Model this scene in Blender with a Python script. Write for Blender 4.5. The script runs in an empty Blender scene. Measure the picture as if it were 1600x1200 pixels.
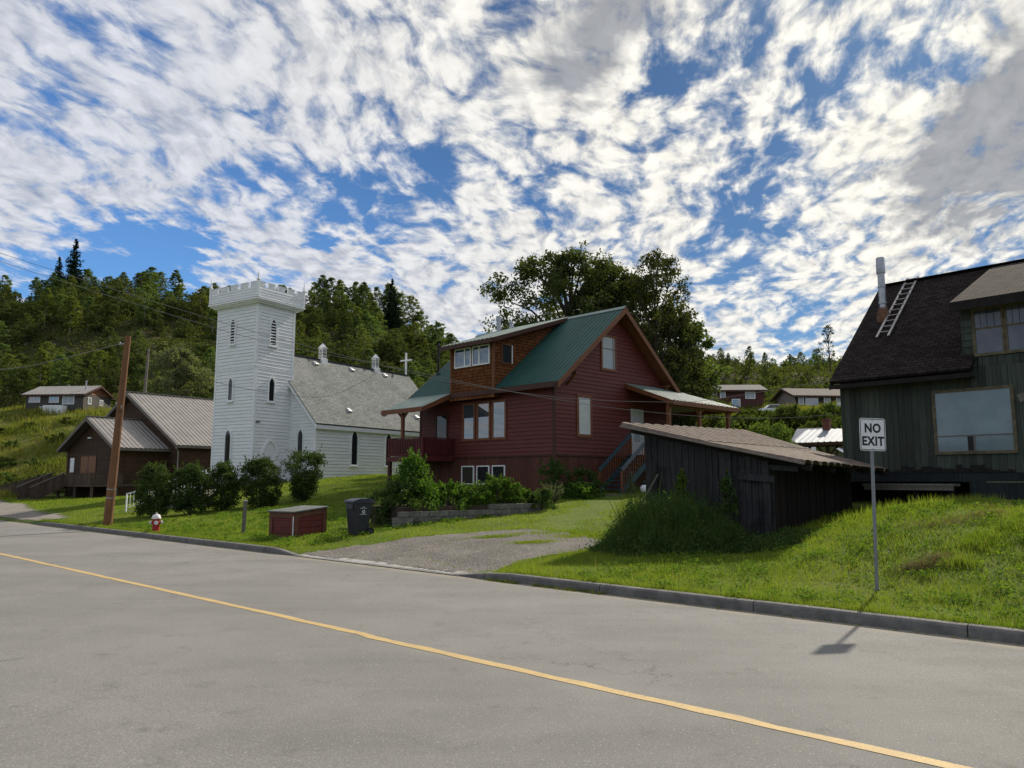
import bpy, math, random
import numpy as np
from mathutils import Vector, Matrix, Euler

random.seed(7)
RNG = np.random.default_rng(11)
SC = bpy.context.scene
COL = SC.collection
R = math.radians

# ------------------------------------------------------------------ terrain
def sm(a, b, x):
    t = np.clip((np.asarray(x, float) - a) / (b - a), 0, 1)
    return t * t * (3 - 2 * t)

RX = [-420, -153, -96, -61, -50, -38, -20, 0, 60, 100, 200, 420]
RZ = [50, 57, 55, 53, 52, 50, 39, 34, 36, 35, 34, 34]
NX, NY = .676, .737                      # unit across the road, towards the houses
def nu(x, y):
    return NX * x + NY * y, -NY * x + NX * y
def xy(n, u):
    return NX * n - NY * u, NY * n + NX * u

def ground(x, y):
    x = np.asarray(x, float); y = np.asarray(y, float)
    n, u = nu(x, y)
    sl = .068 - .028 * sm(45, 68, u)
    d = np.clip(n - 12.16, 0, 24)
    z = .13 + sl * d
    z = z + .80 * np.exp(-((x + 13) / 12) ** 2 - ((y - 56) / 12) ** 2)
    bw = (1 - sm(4.6, 8.4, u + .25 * np.sin(n * .9))) * sm(12.16, 13.5, n) * (1 - sm(30, 40, n))
    z = z + bw * np.maximum(.13 + 1.36 * sm(12.3, 19.4, n) - .012 * np.clip(n - 20, 0, 9) - z, 0)
    z = z - .125 * sm(11.0, 12.6, u) * (1 - sm(19.3, 20.6, u)) * (1 - sm(12.3, 16, n))
    z = z - .115 * sm(41.2, 43.5, u) * (1 - sm(12.3, 16, n))
    z = z + 9.4 * sm(74, 108, y) + .022 * np.abs(np.clip(x, -60, 60)) * sm(74, 108, y)
    rz = np.interp(x, RX, RZ)
    h = np.clip((y - 113) / 117, 0, 1)
    z = z + (rz - 12) * (.75 * h + .25 * (h * h * (3 - 2 * h)))
    z = z + sm(118, 150, y) * (1.6 * np.sin(x * .083 + y * .05) + 1.1 * np.sin(x * .19 - y * .11 + 1.3))
    z = z + sm(77, 95, y) * .35 * np.sin(x * .31 + 1) * np.sin(y * .27)
    z = z + .03 * np.sin(x * 1.1 + .6 * y) * np.sin(.9 * y - .4 * x) * sm(12.6, 14.5, n) * (1 - sm(60, 75, y))
    z = z - .95 * np.exp(-((x + 63) / 12) ** 2 - ((y - 99) / 6) ** 2)
    back = 24 * sm(-70, -330, n) + 6 * sm(-60, -200, n) * np.sin(u * .021 + 1.) * sm(-60, -150, n)   # the valley side behind the road
    return np.where(n < 12.1, -.05 + np.where(n < -50, back, 0), z)
def gz(x, y):
    return float(ground(x, y))

# ------------------------------------------------------------------ materials
class NT:
    def __init__(s, nt): s.nt = nt
    def n(s, t, **k):
        nd = s.nt.nodes.new(t)
        for a, b in k.items(): setattr(nd, a, b)
        return nd
    def put(s, sock, v):
        if isinstance(v, bpy.types.NodeSocket): s.nt.links.new(v, sock)
        elif v is not None:
            if sock.type == 'RGBA' and len(v) == 3: v = (*v, 1)
            sock.default_value = v
    def m(s, op, a, b=None, c=None, clamp=False):
        nd = s.n('ShaderNodeMath', operation=op, use_clamp=clamp)
        for i, v in enumerate((a, b, c)):
            if v is not None: s.put(nd.inputs[i], v)
        return nd.outputs[0]
    def v(s, op, a, b=None, scale=None):
        nd = s.n('ShaderNodeVectorMath', operation=op)
        s.put(nd.inputs[0], a)
        if b is not None: s.put(nd.inputs[1], b)
        if scale is not None: s.put(nd.inputs['Scale'], scale)
        return nd.outputs['Value'] if op in ('DOT_PRODUCT', 'LENGTH') else nd.outputs[0]
    def mix(s, f, a, b, blend='MIX'):
        nd = s.n('ShaderNodeMix', data_type='RGBA', blend_type=blend)
        s.put(nd.inputs[0], f); s.put(nd.inputs[6], a); s.put(nd.inputs[7], b)
        return nd.outputs[2]
    def noise(s, vec, scale, detail=3, rough=.55, dist=0, out='Fac', dim='3D'):
        nd = s.n('ShaderNodeTexNoise', noise_dimensions=dim)
        s.put(nd.inputs['Vector'], vec); s.put(nd.inputs['Scale'], scale); s.put(nd.inputs['Detail'], detail)
        s.put(nd.inputs['Roughness'], rough); s.put(nd.inputs['Distortion'], dist)
        return nd.outputs[out]
    def ramp(s, f, a, b, lo=0., hi=1., smooth=True):
        nd = s.n('ShaderNodeMapRange', interpolation_type='SMOOTHSTEP' if smooth else 'LINEAR')
        s.put(nd.inputs[0], f); s.put(nd.inputs[1], a); s.put(nd.inputs[2], b); s.put(nd.inputs[3], lo); s.put(nd.inputs[4], hi)
        return nd.outputs[0]
    def scale(s, vec, sc):
        return s.v('MULTIPLY', vec, sc)

def new_mat(name):
    m = bpy.data.materials.new(name); m.use_nodes = True
    t = NT(m.node_tree)
    p = m.node_tree.nodes['Principled BSDF']
    return m, t, p

def mat(name, c1, c2=None, ns=3., rough=.75, bump=0., bs=30., island=0., stretch=(1, 1, 1), spec=.3, metal=0.,
        c3=None, n3=1.2, t3=(.55, .75), dirt=None):
    """general surface: two colours mixed by noise, a third in patches, board-to-board variation, fine relief"""
    m, t, p = new_mat(name)
    o = t.n('ShaderNodeTexCoord').outputs['Object']
    ov = t.scale(o, stretch)
    col = c1
    if c2 is not None:
        col = t.mix(t.ramp(t.noise(ov, ns, 5, .6), .32, .68), c1, c2)
    if c3 is not None:
        col = t.mix(t.ramp(t.noise(o, n3, 5, .62), t3[0], t3[1]), col, c3)
    if island:
        g = t.n('ShaderNodeNewGeometry').outputs['Random Per Island']
        f = t.ramp(g, 0, 1, 1 - island, 1 + island, False)
        col = t.mix(1., col, t.v('SCALE', (1, 1, 1), scale=f), 'MULTIPLY')
    if not isinstance(col, bpy.types.NodeSocket): col = (*col, 1)
    t.put(p.inputs['Base Color'], col)
    p.inputs['Roughness'].default_value = rough
    p.inputs['Specular IOR Level'].default_value = spec
    p.inputs['Metallic'].default_value = metal
    if bump:
        b = t.n('ShaderNodeBump'); b.inputs['Strength'].default_value = min(1., bump); b.inputs['Distance'].default_value = .02
        t.put(b.inputs['Height'], t.noise(ov, bs, 4, .6)); t.put(p.inputs['Normal'], b.outputs[0])
    return m

def brick_mat(name, c1, c2, mortar, bw, rh, rough=.9, island=False, bump=.5, noise_amp=.35, gap=.012):
    """shingles: brick pattern on the metre-true UVs of a roof or wall"""
    m, t, p = new_mat(name)
    uv = t.n('ShaderNodeTexCoord').outputs['UV']
    b = t.n('ShaderNodeTexBrick')
    t.put(b.inputs['Vector'], uv); b.inputs['Scale'].default_value = 1
    b.inputs['Brick Width'].default_value = bw; b.inputs['Row Height'].default_value = rh
    b.inputs['Mortar Size'].default_value = gap; b.inputs['Mortar Smooth'].default_value = .2
    t.put(b.inputs['Color1'], c1); t.put(b.inputs['Color2'], c2); t.put(b.inputs['Mortar'], mortar)
    f = t.ramp(t.noise(uv, 6, 5, .7), .2, .8, 1 - noise_amp, 1 + noise_amp, False)
    f2 = t.ramp(t.noise(uv, .6, 4, .6), .3, .7, .86, 1.14, False)
    col = t.mix(1., b.outputs['Color'], t.v('SCALE', (1, 1, 1), scale=t.m('MULTIPLY', f, f2)), 'MULTIPLY')
    t.put(p.inputs['Base Color'], col); p.inputs['Roughness'].default_value = rough; p.inputs['Specular IOR Level'].default_value = .02
    # each course is a wedge, thick at its lower edge
    sep = t.n('ShaderNodeSeparateXYZ'); t.put(sep.inputs[0], uv)
    fr = t.m('FRACT', t.m('DIVIDE', sep.outputs[1], rh))
    hgt = t.m('ADD', t.m('MULTIPLY', t.m('SUBTRACT', 1., fr), 1.), t.m('MULTIPLY', t.noise(uv, 25, 3), .5))
    hgt = t.m('SUBTRACT', hgt, t.m('MULTIPLY', b.outputs['Fac'], .6))
    bp = t.n('ShaderNodeBump'); bp.inputs['Strength'].default_value = bump; bp.inputs['Distance'].default_value = .03
    t.put(bp.inputs['Height'], hgt); t.put(p.inputs['Normal'], bp.outputs[0])
    return m

def leaf_mat(name, c1, c2, trans=.45, obj_var=.25, ns=.7, c3=None, gloss=.25):
    m, t, p = new_mat(name)
    m.node_tree.nodes.remove(p)
    out = m.node_tree.nodes['Material Output']
    geo = t.n('ShaderNodeNewGeometry')
    isl = geo.outputs['Random Per Island']
    o = t.n('ShaderNodeTexCoord').outputs['Object']
    f = t.m('ADD', t.m('MULTIPLY', t.ramp(t.noise(o, ns, 3, .6), .3, .7), .6), t.m('MULTIPLY', isl, .4))
    col = t.mix(f, c1, c2)
    if c3 is not None:
        col = t.mix(t.ramp(isl, .90, .93), col, c3)
    oi = t.n('ShaderNodeObjectInfo').outputs['Random']
    col = t.mix(1., col, t.v('SCALE', (1, 1, 1), scale=t.ramp(oi, 0, 1, 1 - obj_var, 1 + obj_var, False)), 'MULTIPLY')
    hs = t.n('ShaderNodeHueSaturation'); t.put(hs.inputs['Color'], col)
    t.put(hs.inputs['Hue'], t.ramp(oi, 0, 1, .485, .512, False)); col = hs.outputs[0]
    d = t.n('ShaderNodeBsdfDiffuse'); t.put(d.inputs[0], col)
    tr = t.n('ShaderNodeBsdfTranslucent')
    t.put(tr.inputs[0], t.mix(1., col, (1.25, 1.3, .55), 'MULTIPLY'))
    mx = t.n('ShaderNodeMixShader'); mx.inputs[0].default_value = trans
    t.put(mx.inputs[1], d.outputs[0]); t.put(mx.inputs[2], tr.outputs[0])
    gl = t.n('ShaderNodeBsdfGlossy'); gl.inputs['Roughness'].default_value = .7; gl.inputs[0].default_value = (.22, .24, .22, 1)
    fr = t.n('ShaderNodeFresnel'); fr.inputs[0].default_value = 1.35
    m2 = t.n('ShaderNodeMixShader'); t.put(m2.inputs[0], t.m('MINIMUM', t.m('MULTIPLY', fr.outputs[0], gloss), .12))
    t.put(m2.inputs[1], mx.outputs[0]); t.put(m2.inputs[2], gl.outputs[0])
    t.put(out.inputs[0], m2.outputs[0])
    return m

def glass_mat(name, base, refl_ior=1.9, rough=.03, c2=None):
    m, t, p = new_mat(name)
    o = t.n('ShaderNodeTexCoord').outputs['Object']
    if c2 is not None: t.put(p.inputs['Base Color'], t.mix(t.ramp(t.noise(o, 1.3, 3), .35, .65), base, c2))
    else: p.inputs['Base Color'].default_value = (*base, 1)
    p.inputs['Roughness'].default_value = rough; p.inputs['IOR'].default_value = refl_ior
    b = t.n('ShaderNodeBump'); b.inputs['Strength'].default_value = .03; b.inputs['Distance'].default_value = .02
    t.put(b.inputs['Height'], t.noise(o, 1.5, 2)); t.put(p.inputs['Normal'], b.outputs[0])
    return m

# ------------------------------------------------------------------ mesh building
class MB:
    """collects faces (with optional metre-true UVs) that become ONE mesh object"""
    def __init__(s): s.V = []; s.F = []; s.U = []
    def face(s, pts, uv=None):
        b = len(s.V); s.V += [tuple(p) for p in pts]
        s.F.append(list(range(b, b + len(pts)))); s.U.append(uv)
    def shared(s, pts, faces):
        b = len(s.V); s.V += [tuple(p) for p in pts]
        for f in faces: s.F.append([b + i for i in f]); s.U.append(None)
    def box(s, x0, y0, z0, x1, y1, z1):
        x0, x1 = sorted((x0, x1)); y0, y1 = sorted((y0, y1)); z0, z1 = sorted((z0, z1))
        P = [(x, y, z) for z in (z0, z1) for x, y in ((x0, y0), (x1, y0), (x1, y1), (x0, y1))]
        s.shared(P, [(3, 2, 1, 0), (4, 5, 6, 7), (0, 1, 5, 4), (1, 2, 6, 5), (2, 3, 7, 6), (3, 0, 4, 7)])
    def bar(s, p, q, w, h=None, up=(0, 0, 1)):
        """rectangular bar from p to q"""
        h = w if h is None else h
        p = Vector(p); q = Vector(q); d = (q - p).normalized(); up = Vector(up)
        if abs(d.dot(up)) > .98: up = Vector((1, 0, 0))
        a = d.cross(up).normalized() * (w / 2); b = a.cross(d).normalized() * (h / 2)
        P = [e + sa * a + sb * b for e in (p, q) for sa, sb in ((-1, -1), (1, -1), (1, 1), (-1, 1))]
        s.shared(P, [(0, 1, 2, 3), (7, 6, 5, 4), (0, 4, 5, 1), (1, 5, 6, 2), (2, 6, 7, 3), (3, 7, 4, 0)])
    def tube(s, pts, rad, n=8, cap=True):
        pts = [Vector(p) for p in pts]
        rad = rad if isinstance(rad, (list, tuple)) else [rad] * len(pts)
        P = []; prev = None
        for i, p in enumerate(pts):
            d = (pts[min(i + 1, len(pts) - 1)] - pts[max(i - 1, 0)]).normalized()
            ref = Vector((0, 0, 1)) if abs(d.z) < .9 else Vector((1, 0, 0))
            a = d.cross(ref).normalized() if prev is None else (prev - d * prev.dot(d)).normalized()
            prev = a; b = d.cross(a)
            P += [p + (a * math.cos(2 * math.pi * k / n) + b * math.sin(2 * math.pi * k / n)) * rad[i] for k in range(n)]
        F = []
        for i in range(len(pts) - 1):
            for k in range(n):
                F.append((i * n + k, i * n + (k + 1) % n, (i + 1) * n + (k + 1) % n, (i + 1) * n + k))
        if cap:
            F.append(tuple(range(n - 1, -1, -1))); F.append(tuple((len(pts) - 1) * n + k for k in range(n)))
        s.shared(P, F)
    def lathe(s, c, prof, n=16):
        """prof: (radius, height) pairs about a vertical axis at c"""
        s.tube_prof([(c[0], c[1], c[2] + z) for r, z in prof], [max(r, .001) for r, z in prof], n)
    def tube_prof(s, pts, rad, n):
        P = [(p[0] + r * math.cos(2 * math.pi * k / n), p[1] + r * math.sin(2 * math.pi * k / n), p[2]) for p, r in zip(pts, rad) for k in range(n)]
        F = [(i * n + k, i * n + (k + 1) % n, (i + 1) * n + (k + 1) % n, (i + 1) * n + k) for i in range(len(pts) - 1) for k in range(n)]
        F.append(tuple(range(n - 1, -1, -1))); F.append(tuple((len(pts) - 1) * n + k for k in range(n)))
        s.shared(P, F)
    def extrude(s, front, off):
        """closed slab: polygon front (3D) pushed by vector off"""
        n = len(front); off = Vector(off)
        P = [Vector(p) for p in front] + [Vector(p) + off for p in front]
        s.shared(P, [tuple(range(n)), tuple(range(2 * n - 1, n - 1, -1))] + [(i, i + n, (i + 1) % n + n, (i + 1) % n) for i in range(n)])
    def build(s, name, material, parent=None, smooth=False, bevel=0., loc=None):
        me = bpy.data.meshes.new(name); me.from_pydata(s.V, [], s.F); me.update()
        if any(u for u in s.U):
            uvl = me.uv_layers.new(name='UVMap')
            for poly, u in zip(me.polygons, s.U):
                if u:
                    for li, c in zip(poly.loop_indices, u): uvl.data[li].uv = c
        if smooth:
            me.polygons.foreach_set('use_smooth', [True] * len(me.polygons))
            try: me.set_sharp_from_angle(angle=R(40))
            except Exception: pass
        me.materials.append(material)
        o = bpy.data.objects.new(name, me); COL.objects.link(o)
        if parent: o.parent = parent
        if loc: o.location = loc
        if bevel:
            b = o.modifiers.new('bevel', 'BEVEL'); b.width = bevel; b.segments = 2; b.limit_method = 'ANGLE'; b.angle_limit = R(50)
        return o

def fast_mesh(name, V, k, material):
    """V: (m*k,3) vertices, consecutive k form one face"""
    V = np.ascontiguousarray(V, np.float32); nv = len(V); nf = nv // k
    me = bpy.data.meshes.new(name)
    me.vertices.add(nv); me.vertices.foreach_set('co', V.ravel())
    me.loops.add(nv); me.loops.foreach_set('vertex_index', np.arange(nv, dtype=np.int32))
    me.polygons.add(nf); me.polygons.foreach_set('loop_start', np.arange(0, nv, k, dtype=np.int32))
    me.update(calc_edges=True); me.materials.append(material)
    return me
def obj(name, me, parent=None, loc=None, rotz=0., scale=1.):
    o = bpy.data.objects.new(name, me); COL.objects.link(o)
    if parent: o.parent = parent
    if loc is not None: o.location = loc
    o.rotation_euler = (0, 0, rotz)
    if scale != 1.: o.scale = (scale,) * 3 if isinstance(scale, (int, float)) else scale
    return o
def tag(o, label=None, cat=None, group=None, kind=None):
    if label: o['label'] = label
    if cat: o['category'] = cat
    if group: o['group'] = group
    if kind: o['kind'] = kind
    return o
def thing(name, label, cat, loc=(0, 0, 0), rotz=0., group=None):
    o = bpy.data.objects.new(name, None); COL.objects.link(o)
    o.empty_display_size = .3
    o.location = loc; o.rotation_euler = (0, 0, rotz)
    return tag(o, label, cat, group)

class Pl:
    """a wall plane: s runs along sd, z up, o out along nm"""
    def __init__(s, org, sd, nm): s.o = Vector(org); s.s = Vector(sd); s.n = Vector(nm)
    def __call__(s, a, z, o=0.): return s.o + s.s * a + Vector((0, 0, z)) + s.n * o

def clip(poly, axis, lo, hi):
    for lim, sg in ((lo, 1), (hi, -1)):
        out = []
        for i in range(len(poly)):
            a, b = poly[i], poly[(i + 1) % len(poly)]
            da, db = (a[axis] - lim) * sg, (b[axis] - lim) * sg
            if da >= 0: out.append(a)
            if da * db < 0:
                f = da / (da - db); out.append((a[0] + (b[0] - a[0]) * f, a[1] + (b[1] - a[1]) * f))
        poly = out
        if len(poly) < 3: return []
    return poly

def lap(mb, pl, poly, h=.2, out=.022, base=0.):
    """horizontal lapped boards filling the polygon (s,z): each board a tilted strip with an under edge"""
    z0 = min(p[1] for p in poly); z1 = max(p[1] for p in poly)
    z = z0
    while z < z1 - 1e-4:
        c = clip(poly, 1, z, min(z + h, z1))
        if c:
            f = lambda p: base + out - (out - .003) * (p[1] - z) / h
            a0 = min(p[0] for p in c); a1 = max(p[0] for p in c); cut = a0; first = True
            while cut < a1 - 1e-3:                       # boards come in lengths, butted at odd places
                nx = cut + (random.uniform(.8, 4.2) if first else random.uniform(3.2, 4.8)); first = False
                if nx > a1 - .5: nx = a1
                cc = clip(c, 0, cut, nx)
                if len(cc) >= 3: mb.face([pl(p[0], p[1], f(p)) for p in cc], [(p[0], p[1]) for p in cc])
                cut = nx
            lo = [p for p in c if p[1] < z + 1e-4]
            if len(lo) >= 2:
                a, b = min(lo), max(lo)
                mb.face([pl(a[0], z, base - .0), pl(b[0], z, base - .0), pl(b[0], z, base + out), pl(a[0], z, base + out)], [(0, 0)] * 4)
        z += h

def boards(mb, pl, poly, w=.16, gap=.008, dep=.012, th=.02, base=0., rnd=random):
    """vertical boards filling the polygon, each a thin slab at its own slight depth"""
    s0 = min(p[0] for p in poly); s1 = max(p[0] for p in poly); a = s0
    while a < s1 - 1e-3:
        ww = w * rnd.uniform(.85, 1.15)
        c = clip(poly, 0, a, min(a + ww - gap, s1))
        if len(c) >= 3:
            o = base + th + rnd.uniform(0, dep)
            mb.extrude([pl(p[0], p[1], o) for p in c], -pl.n * th)
        a += ww

def corr(mb, a, b, c, d, pitch=.3, h=.03, top=.35, uvs=False):
    """ribbed metal sheet: a-b lower edge, d-c upper edge; ribs run from a to d"""
    a, b, c, d = map(Vector, (a, b, c, d))
    nm = (b - a).cross(d - a).normalized()
    if nm.z < 0: nm = -nm
    L = (b - a).length; n = max(1, round(L / pitch))
    pr = []
    for i in range(n):
        for f, k in ((0, 0), ((1 - top) / 2 * .7, 0), ((1 - top) / 2, 1), ((1 + top) / 2, 1), ((1 + top) / 2 + .12, 0)):
            pr.append(((i + min(f, .98)) / n, k * h))
    pr.append((1., 0))
    lo = [a.lerp(b, t) + nm * k for t, k in pr]; hi = [d.lerp(c, t) + nm * k for t, k in pr]
    m = len(pr)
    mb.shared(lo + hi, [(i, i + 1, m + i + 1, m + i) for i in range(m - 1)])
def slab(mb, a, b, c, d, th=.12, uv=True):
    """roof slab: a-b lower edge, d-c upper edge, top face with UVs in metres"""
    a, b, c, d = map(Vector, (a, b, c, d))
    nm = (b - a).cross(d - a).normalized()
    if nm.z < 0: nm = -nm
    e = (b - a).normalized(); up = (d - a) - e * (d - a).dot(e); upn = up.normalized()
    U = lambda p: ((p - a).dot(e), (p - a).dot(upn))
    mb.face([a, b, c, d], [U(a), U(b), U(c), U(d)])
    k = -nm * th
    mb.face([d + k, c + k, b + k, a + k], [(0, 0)] * 4)
    for p, q in ((a, b), (b, c), (c, d), (d, a)): mb.face([p + k, q + k, q, p], [(0, 0), ((q - p).length, 0), ((q - p).length, .03), (0, .03)])

def win_rect(pl, s0, s1, z0, z1, parent, frame, pane, fw=.07, dep=.07, base=.02, v=(), h=(), name='window', sill=0., vw=.05, pane_o=.045):
    """window: frame ring with bars (one mesh) and a pane under it"""
    s0, s1 = sorted((s0, s1))
    mb = MB()
    def bx(a, b, c, d, o0, o1):
        mb.extrude([pl(a, c, o1), pl(b, c, o1), pl(b, d, o1), pl(a, d, o1)], -pl.n * (o1 - o0))
    o0, o1 = base - .02, base + dep
    bx(s0 - fw, s1 + fw, z1, z1 + fw, o0, o1); bx(s0 - fw - sill, s1 + fw + sill, z0 - fw, z0, o0, o1 + sill)
    bx(s0 - fw, s0, z0, z1, o0, o1); bx(s1, s1 + fw, z0, z1, o0, o1)
    for q in v: bx(q - vw / 2, q + vw / 2, z0, z1, o0, o1 - .01)
    for q in h: bx(s0, s1, q - vw / 2, q + vw / 2, o0, o1 - .013)
    f = mb.build(name, frame, parent)
    g = MB(); g.face([pl(s0, z0, base + pane_o - .02), pl(s1, z0, base + pane_o - .02), pl(s1, z1, base + pane_o - .02), pl(s0, z1, base + pane_o - .02)])
    g.build('pane', pane, f)
    return f

def arch(c, w, z0, zt, rise):
    """outline of a pointed window, centre c, width w"""
    zs = zt - rise; P = [(c - w / 2, z0), (c + w / 2, z0)]
    rr = (rise * rise + w * w / 4) / w                # radius of each arc
    a1 = math.atan2(rise, rr - w / 2)
    for i in range(0, 6):
        t = a1 * i / 5; P.append((c + w / 2 - rr + rr * math.cos(t), zs + rr * math.sin(t)))
    for i in range(4, -1, -1):
        t = a1 * i / 5; P.append((c - w / 2 + rr - rr * math.cos(t), zs + rr * math.sin(t)))
    return P
def win_arch(pl, c, w, z0, zt, parent, frame, pane, fw=.09, dep=.07, rise=None, name='window', louvre=None):
    rise = rise or w * .9
    inn = arch(c, w, z0, zt, rise); outl = arch(c, w + 2 * fw, z0 - fw, zt + fw * 1.5, rise + fw * 1.2)
    mb = MB(); n = len(inn); o1 = .05 + dep
    for i in range(n):
        j = (i + 1) % n
        mb.face([pl(*outl[i], o1), pl(*outl[j], o1), pl(*inn[j], o1), pl(*inn[i], o1)])
        mb.face([pl(*outl[i], 0), pl(*outl[j], 0), pl(*outl[j], o1), pl(*outl[i], o1)])
        mb.face([pl(*inn[i], o1), pl(*inn[j], o1), pl(*inn[j], .02), pl(*inn[i], .02)])
    zb = z0 - fw
    mb.extrude([pl(c - w / 2 - fw * 1.6, zb - .07, o1 + .06), pl(c + w / 2 + fw * 1.6, zb - .07, o1 + .06), pl(c + w / 2 + fw * 1.6, zb - .002, o1 + .06), pl(c - w / 2 - fw * 1.6, zb - .002, o1 + .06)], -pl.n * (o1 + .06))
    f = mb.build(name, frame, parent)
    g = MB(); g.face([pl(p[0], p[1], .062) for p in inn]); g.build('pane', pane, f)
    if louvre is not None:
        lv = MB(); z = z0 + .08
        while z < zt - .15:
            ww = w / 2 - .01 if z < zt - rise else (w / 2) * max(.15, (zt - z) / rise) ** .6 - .01
            lv.face([pl(c - ww, z, o1 - .005), pl(c + ww, z, o1 - .005), pl(c + ww, z + .085, .075), pl(c - ww, z + .085, .075)])
            z += .205
        lv.build('louvre', louvre, f)
    return f
# ------------------------------------------------------------------ camera
cam = bpy.data.cameras.new('camera'); co = bpy.data.objects.new('camera', cam); COL.objects.link(co)
cam.sensor_width = 36; cam.lens = 27.0; cam.clip_end = 5000; cam.clip_start = .1
co.location = (0, 0, 2.1); co.rotation_euler = (R(90 + 7.125), 0, 0)
SC.camera = co
SC.view_settings.view_transform = 'Standard'; SC.view_settings.look = 'None'; SC.view_settings.gamma = 1
SC.view_settings.exposure = EXPO = .82
SC.cycles.use_denoising = True
SC.cycles.max_bounces = 8; SC.cycles.diffuse_bounces = 4; SC.cycles.transmission_bounces = 4

# ------------------------------------------------------------------ sun and sky
SUN_AZ, SUN_EL = 34.0, 37.5
sd = Vector((math.sin(R(SUN_AZ)) * math.cos(R(SUN_EL)), math.cos(R(SUN_AZ)) * math.cos(R(SUN_EL)), math.sin(R(SUN_EL))))
L = bpy.data.lights.new('sun', 'SUN'); L.energy = 3.1; L.angle = R(1.3); L.color = (1, .91, .77)
so = bpy.data.objects.new('sun', L); COL.objects.link(so); so.rotation_euler = (-sd).to_track_quat('-Z', 'Y').to_euler(); so.location = sd * 60

W = bpy.data.worlds.new('World'); SC.world = W; W.use_nodes = True
t = NT(W.node_tree); bg = W.node_tree.nodes['Background']
sky = t.n('ShaderNodeTexSky', sky_type='NISHITA'); sky.sun_disc = False
sky.sun_elevation = R(SUN_EL); sky.sun_rotation = R(SUN_AZ); sky.altitude = 600; sky.air_density = 1.0; sky.dust_density = .5; sky.ozone_density = 2.5
SKYS = .078
gen = t.v('NORMALIZE', t.n('ShaderNodeTexCoord').outputs['Generated'])
s3 = t.n('ShaderNodeSeparateXYZ'); t.put(s3.inputs[0], gen)
dz = t.m('MAXIMUM', s3.outputs[2], 0.)
iz = t.m('DIVIDE', 1., t.m('ADD', dz, .17))
cx = t.n('ShaderNodeCombineXYZ'); t.put(cx.inputs[0], t.m('MULTIPLY', s3.outputs[0], iz)); t.put(cx.inputs[1], t.m('MULTIPLY', s3.outputs[1], iz))
P = cx.outputs[0]                                   # point on a flat cloud layer, seen in true perspective
def pix_dir(u, v):                                  # compass and height of a patch of sky, as a unit vector
    a, b = (u - 800) / 1200, (600 - v) / 1200; th = math.atan(.125)
    return Vector((a, math.cos(th) - b * math.sin(th), math.sin(th) + b * math.cos(th))).normalized()
def noise2(*a, **k): return t.noise(*a, dim='2D', **k)
warp = t.v('SCALE', t.v('SUBTRACT', noise2(P, 1.8, 3, .5, out='Color'), (.5, .5, .5)), scale=.20)
Pw = t.v('ADD', P, warp)
WA = R(14)                                           # the cloud streets run this way
def streak(vec, k):
    c = t.n('ShaderNodeCombineXYZ')
    t.put(c.inputs[0], t.v('DOT_PRODUCT', vec, (math.cos(WA), -math.sin(WA), 0)))
    t.put(c.inputs[1], t.m('MULTIPLY', t.v('DOT_PRODUCT', vec, (math.sin(WA), math.cos(WA), 0)), k)); return c.outputs[0]
Pr = streak(Pw, .62); Ps = streak(Pw, .8)
gw = t.v('NORMALIZE', t.v('ADD', gen, t.v('SCALE', t.v('SUBTRACT', noise2(P, 4.5, 5, .62, out='Color'), (.5, .5, .5)), scale=.16)))
big = noise2(Pr, 1.1, 3, .5)
mid = noise2(Pr, 4.2, 5, .6, .25)
def puffs(vec, sc):                                  # rounded cloudlets: cells of a jittered net, ruffled at their edges
    vo = t.n('ShaderNodeTexVoronoi', feature='SMOOTH_F1', voronoi_dimensions='2D'); vo.inputs['Scale'].default_value = sc; vo.inputs['Smoothness'].default_value = .55
    t.put(vo.inputs['Vector'], t.v('ADD', vec, t.v('SCALE', t.v('SUBTRACT', noise2(vec, sc * 1.6, 4, .6, out='Color'), (.5, .5, .5)), scale=1.1 / sc)))
    return t.ramp(vo.outputs['Distance'], .05, .85, .82, .18, False)
def cells(vec): return t.m('ADD', t.m('MULTIPLY', noise2(vec, 18., 6, .54, .3), .55), t.m('MULTIPLY', puffs(vec, 14.5), .50))
cel = cells(Pr)
cel2 = cells(streak(t.v('ADD', Pw, (.018, .028, 0)), .62))
fin = noise2(Ps, 40., 4, .6, .3)
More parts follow.
